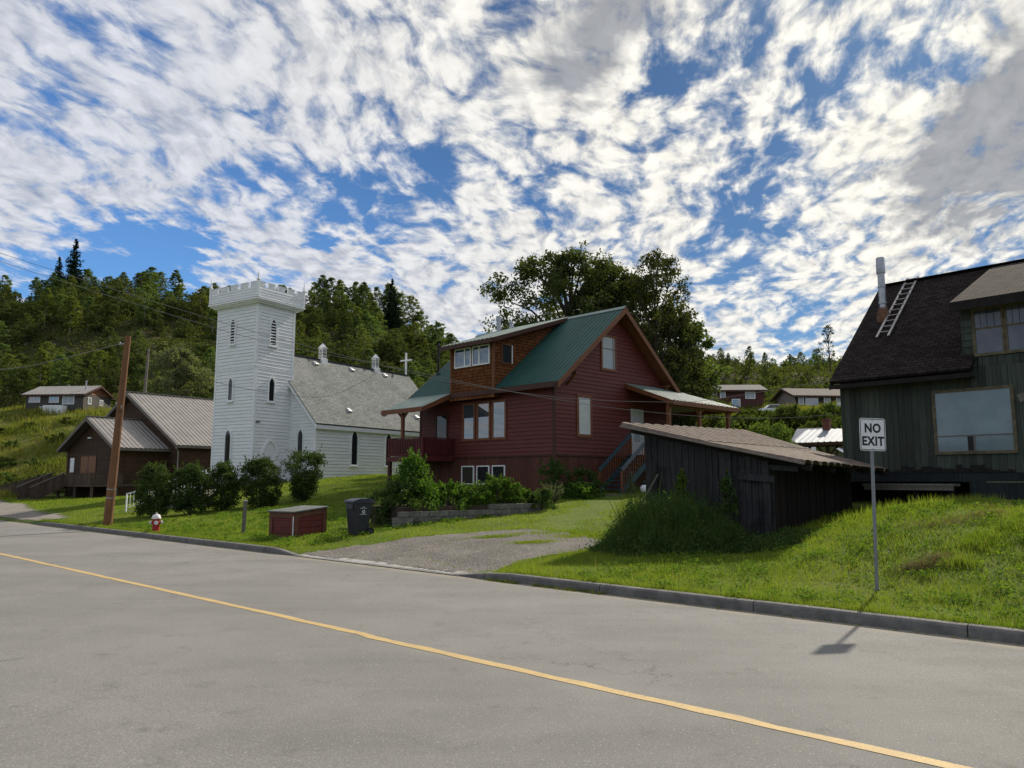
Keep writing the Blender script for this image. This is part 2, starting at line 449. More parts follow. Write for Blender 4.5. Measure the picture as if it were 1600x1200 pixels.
# broad openings and thick places of this sky: (compass and height, half width in degrees, amount)
holes = [(60, 395, 7.0, -.62), (250, 372, 4.5, -.6), (560, 310, 3.4, -.52), (470, 298, 4.2, -.52), (640, 318, 3.6, -.50), (380, 290, 3.0, -.40), (730, 315, 2.4, -.30), (620, 200, 2.4, -.40), (710, 262, 2.4, -.40), (655, 235, 2.0, -.3), (300, 410, 4.4, -.55),
         (430, 415, 3.2, -.42), (590, 435, 1.6, -.45), (180, 420, 5, -.6),  (820, 305, 2.0, -.32), (530, 355, 2.0, -.35), (590, 365, 1.5, -.3),
         (1030, 70, 2.8, -.44), (1080, 105, 2.6, -.42), (1115, 75, 2.0, -.36), (1000, 140, 2.0, -.34), (1250, 165, 2.8, -.46), (1290, 125, 2.4, -.34), (1350, 105, 2.0, -.30), (1110, 200, 2.6, -.38), (1000, 215, 2.0, -.30), (1040, 232, 1.8, -.25), (1160, 290, 2.6, -.44), (1125, 320, 2.2, -.42), (1200, 380, 3.0, -.50), (1150, 400, 2.2, -.42), (1270, 360, 2.6, -.42), (1090, 372, 2.2, -.30), (990, 370, 2.2, -.36), (850, 300, 2.4, -.34), (820, 320, 2., -.3), (980, 275, 1.8, -.3), (1240, 230, 2.0, -.28), (1180, 15, 2.5, -.24), (1420, 55, 2., -.26), (1470, 65, 2.2, -.3),
         (1275, 530, 2.4, -.5), (1530, 410, 2.6, -.42), (1480, 440, 1.8, -.3), (1150, 470, 2.0, -.20), (1590, 365, 1.6, -.3), (130, 45, 2.6, -.32), (210, 70, 2.2, -.26), (60, 115, 1.8, -.34), (200, 155, 1.6, -.30), (230, 90, 2.0, -.22), (690, 40, 1.6, -.24), (670, 75, 1.4, -.26), (560, 10, 2.5, -.22), (380, 12, 2., -.2), (1100, 440, 2, -.2), (885, 395, 1.4, -.25),
         (360, 220, 7, .20), (150, 190, 7, .14), (450, 120, 8, .12), (740, 400, 6.5, .32), (660, 470, 3, .3), (880, 190, 5, .16), (900, 70, 3.2, .22), (1530, 200, 8, .30), (1420, 300, 6, .24), (1350, 440, 5, .24), (1000, 320, 3, .10), (950, 30, 3.2, .18), (200, 300, 2.4, .55), (265, 325, 2.0, .55), (330, 345, 2.0, .62), (400, 372, 2.2, .72), (460, 395, 2.0, .70), (520, 420, 2.2, .5), (30, 300, 3.6, .62), (95, 300, 2.4, .5), (165, 350, 1.8, .5), (230, 345, 1.6, .4), (350, 405, 1.8, .3), (600, 400, 2.5, .3), (540, 395, 1.8, .3), (1230, 420, 2.8, .25), (1060, 500, 5, .2)]
bias = 0.
for (u, v, rad, amt) in holes:
    dp = t.v('DOT_PRODUCT', gw, tuple(pix_dir(u, v)))
    bias = t.m('ADD', bias, t.ramp(dp, math.cos(R(rad * 1.3)), math.cos(R(rad * .1)), 0, amt))
front = t.ramp(s3.outputs[1], -.2, .35)
cov = t.m('ADD', t.m('ADD', t.m('MULTIPLY', t.m('SUBTRACT', big, .5), .5), .685), t.m('MULTIPLY', bias, .62))
tex = t.m('ADD', t.m('MULTIPLY', t.m('SUBTRACT', cel, .52), 2.75), t.m('ADD', t.m('MULTIPLY', t.m('SUBTRACT', mid, .5), .95), t.m('MULTIPLY', t.m('SUBTRACT', fin, .5), .55)))
den0 = t.m('ADD', cov, tex)
den = t.ramp(den0, .0, .96)
den = t.m('MULTIPLY', den, t.ramp(s3.outputs[2], -.01, .04))
sdot = t.v('DOT_PRODUCT', gen, tuple(sd))
near = t.ramp(sdot, .60, .975)                      # forward scatter round the sun
relief = t.m('SUBTRACT', cel, cel2)
thick = t.ramp(t.m('ADD', cov, t.m('MULTIPLY', t.m('SUBTRACT', mid, .5), 1.3)), .50, 1.25)
grey_b = 0.
for (u, v, rad, amt) in [(895, 90, 2.8, .8), (950, 25, 3.2, .7), (1000, 5, 2.4, .5), (1580, 140, 4, .8), (1560, 200, 4, .7), (1500, 215, 2.5, .4), (1590, 270, 4, .6), (1500, 310, 3, .6), (1430, 320, 2.2, .5), (1560, 330, 3, .5), (1450, 260, 2, .3), (100, 160, 8, .10), (640, 130, 7, .08)]:
    dp = t.v('DOT_PRODUCT', gen, tuple(pix_dir(u, v)))
    grey_b = t.m('ADD', grey_b, t.ramp(dp, math.cos(R(rad * 1.3)), math.cos(R(rad * .2)), 0, amt))
shade = t.m('ADD', t.m('ADD', t.m('MULTIPLY', thick, .30), t.m('MULTIPLY', grey_b, t.ramp(t.m('ADD', t.m('MULTIPLY', mid, .7), t.m('MULTIPLY', cel, .3)),   .36, .64, .05, 1.))), t.m('MULTIPLY', relief, -2.0), clamp=True)
lit = t.mix(near, (.385, .395, .425), (.57, .55, .495))
dark = t.mix(near, (.215, .245, .31), (.225, .23, .24))
ccol = t.mix(shade, lit, dark)
ccol = t.mix(1., ccol, t.v('SCALE', (1, 1, 1), scale=t.ramp(t.m('ADD', t.m('MULTIPLY', cel, .7), t.m('MULTIPLY', fin, .3)), .3, .7, .80, 1.14, False)), 'MULTIPLY')
skyc = t.v('SCALE', sky.outputs[0], scale=t.m('MULTIPLY', SKYS, t.ramp(sdot, .45, .97, 1., .42)))
skyc = t.mix(1., skyc, (.48, .74, .98), 'MULTIPLY')
fincol = t.mix(t.m('MULTIPLY', den, .97), skyc, ccol)
t.put(bg.inputs[0], fincol); bg.inputs[1].default_value = 1.0
W.cycles.sampling_method = 'MANUAL'; W.cycles.sample_map_resolution = 512

# ------------------------------------------------------------------ shared materials
M = {}
M['white'] = mat('white_paint', (.80, .81, .82), (.72, .735, .75), 1.2, .55, .12, 20, island=.035, stretch=(1, 1, 6))
M['trim_white'] = mat('trim_white', (.82, .83, .84), (.76, .77, .78), 2, .5, .05, 30)
M['concrete'] = mat('concrete', (.34, .33, .31), (.24, .235, .225), 4, .9, .4, 40, c3=(.16, .16, .15), n3=1.5)
M['kerb'] = mat('kerb_concrete', (.185, .178, .165), (.125, .12, .112), 5, .9, .5, 45, c3=(.10, .095, .09), n3=1.3, t3=(.52, .72))
M['red'] = mat('red_siding', (.135, .029, .023), (.105, .023, .019), 1.5, .6, .15, 18, island=.09, stretch=(1, 1, 4))
M['cedar_skirt'] = mat('cedar_skirting', (.115, .040, .024), (.075, .027, .018), 2.5, .7, .3, 14, island=.22, stretch=(6, 6, .6))
M['cedar_trim'] = mat('cedar_trim', (.20, .075, .032), (.145, .052, .024), 3, .6, .2, 20, stretch=(2, 2, 2))
M['dark_trim'] = mat('dark_trim', (.075, .028, .018), (.05, .02, .014), 3, .6, .2, 20)
M['deck_red'] = mat('deck_red', (.11, .018, .018), (.07, .014, .014), 3, .55, .1, 20, island=.15)
M['cedar_shingle'] = brick_mat('cedar_shingle', (.21, .083, .034), (.125, .048, .021), (.04, .017, .01), .17, .17, .85, bump=.5, noise_amp=.3)
M['green_metal'] = mat('green_roof_metal', (.014, .060, .050), (.019, .078, .066), .8, .5, .03, 6, spec=.25)
M['green_metal_pale'] = mat('pale_green_roof_metal', (.13, .20, .17), (.20, .25, .22), 1.6, .42, .03, 6, spec=.5)  # greyer and paler than the main roof metal
M['grey_shingle'] = brick_mat('grey_shingle', (.25, .26, .25), (.175, .185, .178), (.09, .095, .092), .30, .15, .95, bump=.6, noise_amp=.28)
M['dark_shingle'] = brick_mat('dark_shingle', (.042, .034, .031), (.024, .019, .018), (.009, .008, .008), .32, .16, .95, bump=.8, noise_amp=.45)
M['pale_shingle'] = brick_mat('pale_shingle', (.078, .069, .057), (.050, .045, .038), (.02, .018, .017), .32, .16, .95, bump=.8, noise_amp=.4)
M['log'] = mat('dark_log', (.074, .037, .018), (.042, .022, .012), 2, .75, .4, 12, island=.18, stretch=(1, 1, 5))
M['hall_metal'] = mat('tan_grey_roof_metal', (.30, .275, .245), (.24, .22, .20), 1.0, .4, .02, 6, spec=.5, metal=.25)
M['hall_trim'] = mat('hall_trim', (.16, .14, .12), (.12, .105, .09), 3, .6, .1)
M['door_orange'] = mat('varnished_door', (.26, .115, .048), (.20, .085, .036), 3, .5, .1, 20, stretch=(6, 6, .6))
M['deck_grey'] = mat('weathered_deck', (.105, .072, .052), (.060, .042, .032), 3, .85, .3, 20, island=.3, stretch=(4, 4, .6))
M['old_plank'] = mat('weathered_plank', (.052, .051, .054), (.024, .024, .027), 2.2, .9, .5, 26, island=.30, stretch=(9, 9, .5), c3=(.016, .015, .017), n3=1.1, t3=(.5, .7))
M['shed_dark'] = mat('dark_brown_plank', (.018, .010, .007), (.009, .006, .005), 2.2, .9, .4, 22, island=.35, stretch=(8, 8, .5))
M['shed_metal'] = mat('rusty_corrugated', (.185, .150, .124), (.105, .080, .063), 2.2, .85, .1, 20, spec=.08, metal=0., c3=(.16, .095, .062), n3=1.6, t3=(.56, .78), stretch=(.6, 3, 3))
M['teal_plank'] = mat('faded_green_board', (.058, .070, .055), (.034, .044, .037), 2.0, .85, .4, 22, island=.34, stretch=(8, 8, .5), c3=(.052, .049, .034), n3=.9, t3=(.52, .72))
M['teal_dark'] = mat('dark_green_board', (.018, .025, .026), (.010, .014, .016), 2.0, .85, .3, 22, island=.3, stretch=(8, 8, .6))
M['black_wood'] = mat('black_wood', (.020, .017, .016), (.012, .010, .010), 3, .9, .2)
M['weather_trim'] = mat('weathered_yellow_trim', (.15, .125, .075), (.085, .070, .045), 5, .85, .3, 30)
M['steel'] = mat('galvanised_steel', (.42, .43, .44), (.33, .34, .36), 5, .42, .05, 20, metal=.75, spec=.5)
M['pole_steel'] = mat('sign_post_steel', (.25, .26, .28), (.20, .21, .23), 7, .55, .05, 30, metal=.45)
M['rust'] = mat('rusty_steel', (.20, .095, .05), (.11, .055, .035), 6, .8, .3, 30, metal=.3, c3=(.3, .27, .24), n3=3)
M['alu'] = mat('ladder_aluminium', (.42, .40, .39), (.34, .32, .32), 6, .4, 0, metal=.7)
M['glass_dark'] = glass_mat('window_glass_dark', (.020, .022, .026), 1.6)
M['glass_sky'] = glass_mat('window_glass_sky', (.05, .065, .08), 2.6)
M['glass_blue'] = glass_mat('dormer_glass', (.04, .10, .15), 2.1)
M['glass_curtain'] = glass_mat('curtained_glass', (.165, .225, .245), 1.6, .06, (.13, .185, .205))
M['glass_net'] = glass_mat('net_curtain_glass', (.11, .12, .155), 1.5, .1, (.065, .072, .10))
M['glass_pale'] = glass_mat('pale_glass', (.26, .29, .31), 1.7, .08)
M['teal_paint'] = mat('teal_stair_paint', (.030, .075, .095), (.022, .055, .075), 4, .6, .15)
M['bluegrey_paint'] = mat('bluegrey_paint', (.10, .12, .15), (.075, .09, .115), 4, .6, .1)
M['black'] = mat('black_paint', (.012, .012, .013), None, rough=.5)
M['pole_wood'] = mat('utility_pole_wood', (.24, .118, .056), (.14, .066, .035), 2.5, .85, .4, 25, stretch=(10, 10, .5), c3=(.075, .04, .026), n3=1.2)
M['pole_grey'] = mat('grey_pole_wood', (.22, .19, .16), (.15, .13, .11), 3, .9, .3, 25, stretch=(8, 8, .5))
M['post_grey'] = mat('grey_post_wood', (.19, .17, .15), (.11, .10, .085), 6, .9, .3, 40, stretch=(6, 6, .8))
M['cable'] = mat('pale_cable', (.22, .21, .20), None, rough=1., spec=0.)
M['cable_dark'] = mat('dark_cable', (.012, .012, .014), None, rough=1., spec=0.)
M['hydrant_red'] = mat('hydrant_red', (.38, .022, .026), (.30, .02, .024), 8, .45, .05)
M['hydrant_white'] = mat('hydrant_white', (.72, .70, .68), (.60, .58, .56), 8, .45, .05)
M['bin'] = mat('bin_plastic', (.020, .022, .030), (.028, .030, .038), 6, .5, .05, 60, spec=.45)
M['bin_lid'] = mat('bin_lid_plastic', (.018, .022, .036), (.026, .030, .042), 6, .38, .05, 60, spec=.5)
M['rubber'] = mat('black_rubber', (.012, .012, .012), None, rough=.7)
M['box_red'] = mat('box_red_panel', (.135, .026, .022), (.09, .02, .017), 3, .7, .2, 20, island=.1, stretch=(1, 1, 6))
M['box_brown'] = mat('box_brown_frame', (.15, .060, .034), (.095, .040, .025), 4, .75, .2, 20)
M['box_lid'] = mat('box_lid_felt', (.13, .14, .135), (.09, .10, .09), 5, .85, .4, 40)
M['block'] = mat('wall_block', (.215, .205, .185), (.14, .135, .12), 6, .95, .5, 50, island=.16)
M['bark'] = mat('bark', (.085, .068, .052), (.048, .038, .03), 5, .95, .4, 20, stretch=(4, 4, 1))
M['bark_pale'] = mat('pale_bark', (.34, .32, .27), (.20, .185, .16), 4, .9, .3, 20)
M['birch_bark'] = mat('birch_bark', (.42, .40, .37), (.12, .11, .10), 3, .9, .3, 20, stretch=(1, 1, 4))
M['door_white'] = mat('door_paint', (.50, .51, .50), None, rough=.5)
M['sign_white'] = mat('sign_sheeting', (.74, .74, .76), (.69, .69, .71), 4, .4, 0)
M['sign_black'] = mat('sign_black', (.012, .012, .014), None, rough=.45)
M['leaf_aspen'] = leaf_mat('aspen_leaf', (.074, .112, .036), (.122, .158, .050), .48, .26)
M['leaf_dark'] = leaf_mat('dark_leaf', (.052, .074, .026), (.090, .116, .036), .42, .2)
M['leaf_birch'] = leaf_mat('birch_leaf', (.045, .060, .022), (.085, .10, .034), .34, .1, c3=(.13, .11, .03))
M['leaf_spruce'] = leaf_mat('spruce_needle', (.014, .028, .016), (.026, .046, .024), .1, .15, gloss=.1)
M['leaf_lilac'] = leaf_mat('lilac_leaf', (.038, .070, .020), (.080, .128, .034), .38, .12, gloss=.45)
M['leaf_bright'] = leaf_mat('bright_leaf', (.052, .105, .018), (.105, .175, .028), .42, .12, gloss=.3)
M['leaf_willow'] = leaf_mat('willow_leaf', (.13, .165, .085), (.22, .25, .13), .38, .1)
M['leaf_bank'] = leaf_mat('bank_leaf', (.060, .095, .022), (.125, .16, .040), .38, .3, ns=.25)
M['leaf_aspen_light'] = leaf_mat('aspen_leaf_light', (.095, .120, .030), (.150, .165, .045), .48, .2)
M['hay'] = leaf_mat('dry_grass', (.17, .135, .075), (.25, .20, .11), .25, .0, ns=2.)
M['clover'] = leaf_mat('lawn_leaf', (.080, .170, .020), (.145, .250, .034), .42, .0, ns=.6)
M['leaf_grey'] = leaf_mat('greygreen_leaf', (.11, .125, .075), (.17, .175, .11), .3, .1)
M['brush'] = leaf_mat('hillside_brush_leaf', (.060, .078, .022), (.110, .120, .032), .35, .1, ns=.06)
M['grass'] = leaf_mat('lawn_grass', (.122, .192, .024), (.232, .282, .046), .50, .0, ns=.38, c3=(.24, .21, .08), gloss=.1)
M['weed'] = leaf_mat('tall_weed', (.038, .084, .025), (.082, .138, .040), .42, .0, ns=1.3, c3=(.12, .14, .05), gloss=.1)
M['meadow'] = leaf_mat('meadow_grass', (.085, .125, .020), (.235, .235, .050), .48, .0, ns=.13, c3=(.36, .32, .13), gloss=.1)

# ------------------------------------------------------------------ ground, road, kerb
def ground_mat():
    m, t, p = new_mat('ground_soil_and_grass')
    pos = t.n('ShaderNodeNewGeometry').outputs['Position']
    s = t.n('ShaderNodeSeparateXYZ'); t.put(s.inputs[0], pos)
    g = t.mix(t.ramp(t.noise(pos, .55, 5, .6), .35, .68), (.080, .125, .018), (.125, .160, .028))
    g = t.mix(t.ramp(t.noise(pos, 9., 4, .6), .45, .75), g, (.060, .068, .020))
    g = t.mix(t.ramp(t.noise(pos, .23, 5, .65), .60, .74), g, (.155, .135, .055))
    hill = t.mix(t.ramp(t.noise(pos, .05, 6, .65), .35, .7), (.034, .042, .014), (.060, .050, .022))
    hill = t.mix(t.ramp(t.noise(pos, .6, 5, .65), .5, .75), hill, (.058, .036, .022))
    slope = t.mix(t.ramp(t.noise(pos, .3, 6, .6), .35, .65), (.095, .115, .025), (.165, .155, .045))
    c = t.mix(t.ramp(s.outputs[1], 74, 84), g, slope)
    c = t.mix(t.ramp(s.outputs[1], 108, 118), c, hill)
    nd = t.m('ADD', t.m('MULTIPLY', s.outputs[0], NX), t.m('MULTIPLY', s.outputs[1], NY))
    c = t.mix(t.ramp(nd, -60, -90), c, hill)
    t.put(p.inputs['Base Color'], c); p.inputs['Roughness'].default_value = .95; p.inputs['Specular IOR Level'].default_value = .1
    b = t.n('ShaderNodeBump'); b.inputs['Strength'].default_value = .6; b.inputs['Distance'].default_value = .05
    t.put(b.inputs['Height'], t.noise(pos, 14, 5, .65)); t.put(p.inputs['Normal'], b.outputs[0])
    return m

def lines(*spans):
    out = []
    for a, b, st in spans: out += list(np.arange(a, b - st * .4, st))
    return np.array(out + [spans[-1][1]])
nl = lines((-460, -20, 11), (-20, 12.08, 2.3), (12.08, 12.13, .05), (12.13, 36, .4), (36, 80, 1.1), (80, 260, 3.2), (260, 1100, 42))
ul = lines((-420, -40, 20), (-40, -12, 2.), (-12, 60, .6), (60, 130, 1.5), (130, 330, 3.6), (330, 900, 38))
UU, NN = np.meshgrid(ul, nl)
XX, YY = xy(NN, UU); ZZ = ground(XX, YY)
gm = bpy.data.meshes.new('ground'); rws, cls = NN.shape
idx = np.arange(rws * cls).reshape(rws, cls)
gm.from_pydata(np.stack([XX, YY, ZZ], -1).reshape(-1, 3).tolist(), [], np.stack([idx[:-1, :-1], idx[:-1, 1:], idx[1:, 1:], idx[1:, :-1]], -1).reshape(-1, 4)[:, ::-1].tolist())
gm.polygons.foreach_set('use_smooth', [True] * len(gm.polygons)); gm.update()
gm.materials.append(ground_mat())
tag(obj('ground', gm), kind='structure')

def road_mat():
    m, t, p = new_mat('worn_asphalt')
    pos = t.n('ShaderNodeNewGeometry').outputs['Position']
    mp = t.n('ShaderNodeMapping'); t.put(mp.inputs[0], pos); mp.inputs['Rotation'].default_value = (0, 0, R(-137.5)); mp.inputs['Scale'].default_value = (.12, 1.0, 1)
    lane = t.noise(mp.outputs[0], .9, 4, .6)
    c = t.mix(t.ramp(lane, .35, .65), (.150, .148, .137), (.176, .173, .161))
    c = t.mix(t.ramp(t.noise(pos, .35, 6, .62), .40, .66), c, (.195, .191, .178))
    c = t.mix(t.ramp(t.noise(pos, 2.1, 6, .7), .55, .74), c, (.128, .126, .117))
    sp = t.noise(pos, 62, 3, .75)
    c = t.mix(1., c, t.v('SCALE', (1, 1, 1), scale=t.ramp(sp, .30, .70, .66, 1.34, False)), 'MULTIPLY')
    vo = t.n('ShaderNodeTexVoronoi'); t.put(vo.inputs['Vector'], pos); vo.inputs['Scale'].default_value = 38
    c = t.mix(t.m('MULTIPLY', t.ramp(vo.outputs['Distance'], .34, .22), t.ramp(t.noise(pos, 30, 2), .54, .60)), c, (.30, .29, .275))
    # hairline cracks
    ck = t.n('ShaderNodeTexVoronoi', feature='DISTANCE_TO_EDGE'); ck.inputs['Scale'].default_value = .42
    t.put(ck.inputs['Vector'], t.v('ADD', pos, t.v('SCALE', t.noise(pos, 1.4, 6, .7, out='Color'), scale=1.1)))
    crk = t.m('MULTIPLY', t.ramp(ck.outputs['Distance'], .007, .002), t.ramp(t.noise(pos, .16, 3), .50, .60))
    c = t.mix(t.m('MULTIPLY', crk, .55), c, (.06, .057, .053))
    # grit and dust washed to the kerb
    sx = t.n('ShaderNodeSeparateXYZ'); t.put(sx.inputs[0], pos)
    nn = t.m('ADD', t.m('MULTIPLY', sx.outputs[0], NX), t.m('MULTIPLY', sx.outputs[1], NY))
    e = t.m('ADD', nn, t.m('MULTIPLY', t.m('SUBTRACT', t.noise(pos, 1.7, 4), .5), .9))
    c = t.mix(t.m('MULTIPLY', t.ramp(e, 11.55, 12.0), .75), c, (.26, .225, .165))
    t.put(p.inputs['Base Color'], c); p.inputs['Roughness'].default_value = .88; p.inputs['Specular IOR Level'].default_value = .22
    b = t.n('ShaderNodeBump'); b.inputs['Strength'].default_value = .55; b.inputs['Distance'].default_value = .006
    t.put(b.inputs['Height'], t.noise(pos, 75, 4, .7)); t.put(p.inputs['Normal'], b.outputs[0])
    return m
mb = MB()
us = np.arange(-70, 230.1, 6); nsr = (1.0, 4, 6.6, 9.3, 12.06)
pts = [(*xy(a, b), .012 * (1 - ((a - 6.6) / 5.6) ** 2) - .012 + .0) for b in us for a in nsr]
k = len(nsr)
mb.shared(pts, [(i * k + j, (i + 1) * k + j, (i + 1) * k + j + 1, i * k + j + 1)[::-1] for i in range(len(us) - 1) for j in range(k - 1)])
tag(mb.build('road', road_mat(), smooth=True), kind='structure')

def line_mat():
    m, t, p = new_mat('worn_yellow_line')
    pos = t.n('ShaderNodeNewGeometry').outputs['Position']
    c = t.mix(t.ramp(t.noise(pos, 3, 4, .6), .35, .65), (.50, .345, .125), (.42, .29, .11))
    c = t.mix(t.ramp(t.noise(pos, 48, 4, .8), .50, .64), c, (.24, .20, .13))
    c = t.mix(t.ramp(t.noise(pos, 9, 5, .7), .56, .70), c, (.32, .23, .12))
    c = t.mix(t.ramp(t.noise(pos, 1.3, 4, .6), .5, .75), c, (.42, .29, .12))
    t.put(p.inputs['Base Color'], c); p.inputs['Roughness'].default_value = .75
    return m
mb = MB()
LM = line_mat()
edge = np.arange(-60, 230.1, .35)
ra = RNG.normal(0, .009, len(edge)); rb = RNG.normal(0, .009, len(edge))
off = .035 * (edge > 8.72)
pts = []
for a, b, w1, w2 in zip(edge, off, ra, rb):
    for q in (6.60 - .070 + b * .9 + w1, 6.60 + .070 + b * .9 + w2): pts.append((*xy(q, a), .004 + .0))
mb.shared(pts, [(2 * i, 2 * i + 1, 2 * i + 3, 2 * i + 2) for i in range(len(edge) - 1)])
tag(mb.build('road_line', LM), kind='structure')

# kerb: cast lengths with open joints, dropped at the drive and at the track
mb = MB()
prof = [(12.03, -.04), (12.035, .115), (12.055, .148), (12.075, .156), (12.19, .158), (12.20, -.06)]
def kerb_h(u):
    return float(.10 + .90 * (1 - sm(11.3, 12.9, u)) if u < 16 else .10 + .90 * sm(19.0, 20.6, u) * (1 - sm(40.5, 42.3, u)))
u = -40.
while u < 42.2:
    ln = 3.05 if u < 11 or u > 20 else 1.5
    a, b = u + .008, u + ln - .008
    st = np.linspace(a, b, 5)
    P = []
    for q in st:
        hh = kerb_h(q); jit = random.uniform(-.004, .004)
        for (nn, zz) in prof: P.append((*xy(nn + (jit if zz > 0 else 0), q), (zz * hh + jit * .6) if zz > 0 else zz))
    kk = len(prof)
    F = [(i * kk + j, (i + 1) * kk + j, (i + 1) * kk + j + 1, i * kk + j + 1) for i in range(4) for j in range(kk - 1)]
    F += [tuple(range(kk))[::-1], tuple(4 * kk + j for j in range(kk))]
    mb.shared(P, F); u += ln
tag(mb.build('kerb', M['kerb'], smooth=False), kind='structure')

# drive and track: gravel sheets laid on the ground inside ragged outlines
def inside(poly, x, y):
    x = np.asarray(x); y = np.asarray(y); c = np.zeros(x.shape, bool)
    n = len(poly)
    for i in range(n):
        x1, y1 = poly[i]; x2, y2 = poly[(i + 1) % n]
        if y1 == y2: continue
        c ^= ((y1 > y) != (y2 > y)) & (x < (x2 - x1) * (y - y1) / (y2 - y1) + x1)
    return c
def nz(x, y):
    return .5 * np.sin(x * 2.3 + 1.3 * y) + .3 * np.sin(x * 5.1 - 4.3 * y + 1) + .2 * np.sin(9.7 * y + 7.3 * x)
drive_poly = [(-6.5, 21.3), (-5.95, 22.3), (-4.9, 23.0), (-3.4, 23.5), (-1.8, 24.3), (.5, 24.8), (1.5, 23.6), (2.6, 21.2), (2.6, 20.3), (1.55, 19.4), (.1, 18.5), (-.45, 17.3), (-.05, 16.2), (-.8, 16.9), (-3.6, 19.3)]
track_poly = [(-21.2, 38.0), (-24.5, 41.8), (-31, 50), (-36, 57), (-42, 64), (-47, 66), (-44, 58), (-36, 49), (-32, 44.5), (-27.5, 41.2), (-22.8, 36.9)]
path_polys = [[(.6, 24.7), (1.5, 23.7), (2.9, 27), (4.3, 31.5), (5.1, 36.5), (4.2, 36.8), (2.9, 32), (1.4, 27.5)]]
def gravel_mat(name, a, b):
    m, t, p = new_mat(name)
    pos = t.n('ShaderNodeNewGeometry').outputs['Position']
    c = t.mix(t.ramp(t.noise(pos, .9, 5, .65), .38, .64), a, b)
    c = t.mix(t.ramp(t.noise(pos, 5, 4, .7), .52, .72), c, (.16, .145, .125))
    vo = t.n('ShaderNodeTexVoronoi'); t.put(vo.inputs['Vector'], pos); vo.inputs['Scale'].default_value = 20
    gs = t.n('ShaderNodeSeparateColor'); t.put(gs.inputs[0], vo.outputs['Color'])
    c = t.mix(1., c, t.v('SCALE', (1, 1, 1), scale=t.ramp(gs.outputs[0], 0, 1, .78, 1.18, False)), 'MULTIPLY')
    t.put(p.inputs['Base Color'], c); p.inputs['Roughness'].default_value = .95; p.inputs['Specular IOR Level'].default_value = .15
    bm = t.n('ShaderNodeBump'); bm.inputs['Strength'].default_value = .9; bm.inputs['Distance'].default_value = .03
    t.put(bm.inputs['Height'], t.m('ADD', vo.outputs['Distance'], t.noise(pos, 3, 4))); t.put(p.inputs['Normal'], bm.outputs[0])
    return m
def sheet(name, poly, mt, st=.14, lift=.014, wob=.18):
    xs = [p[0] for p in poly]; ys = [p[1] for p in poly]
    gx = np.arange(min(xs) - .5, max(xs) + .5, st); gy = np.arange(min(ys) - .5, max(ys) + .5, st)
    X, Y = np.meshgrid(gx, gy)
    w = nz(X, Y) * wob
    keep = inside(poly, X + w, Y + np.roll(w, 3, 0)) & (nu(X, Y)[0] > 12.16)
    Z = ground(X, Y) + lift + .018 * nz(X * 1.7, Y * 1.7)
    id_ = np.full(X.shape, -1); fs = []; vs = []
    for i in range(X.shape[0] - 1):
        for j in range(X.shape[1] - 1):
            if keep[i, j] and keep[i + 1, j] and keep[i, j + 1] and keep[i + 1, j + 1]:
                f = []
                for (a, b) in ((i, j), (i, j + 1), (i + 1, j + 1), (i + 1, j)):
                    if id_[a, b] < 0: id_[a, b] = len(vs); vs.append((X[a, b], Y[a, b], Z[a, b]))
                    f.append(id_[a, b])
                fs.append(f)
    me = bpy.data.meshes.new(name); me.from_pydata(vs, [], fs); me.polygons.foreach_set('use_smooth', [True] * len(fs)); me.update(); me.materials.append(mt)
    return tag(obj(name, me), kind='structure')
sheet('driveway', drive_poly, gravel_mat('drive_gravel', (.135, .126, .113), (.178, .165, .147)))
sheet('gravel_track', track_poly, gravel_mat('track_gravel', (.21, .19, .165), (.26, .235, .20)), .35, .03, .5)
# the flat concrete lip across the drive mouth
mb = MB()
for i in range(6):
    a, b = 12.6 + i * 1.12, 12.6 + (i + 1) * 1.12 - .012
    P = [(*xy(nn, uu), zz) for nn, zz in ((12.0, .008), (12.2, .022), (12.42, .020 + .014)) for uu in (a, b)]
    mb.shared(P, [(0, 1, 3, 2), (2, 3, 5, 4)])
tag(mb.build('drive_apron', M['concrete']), kind='structure')
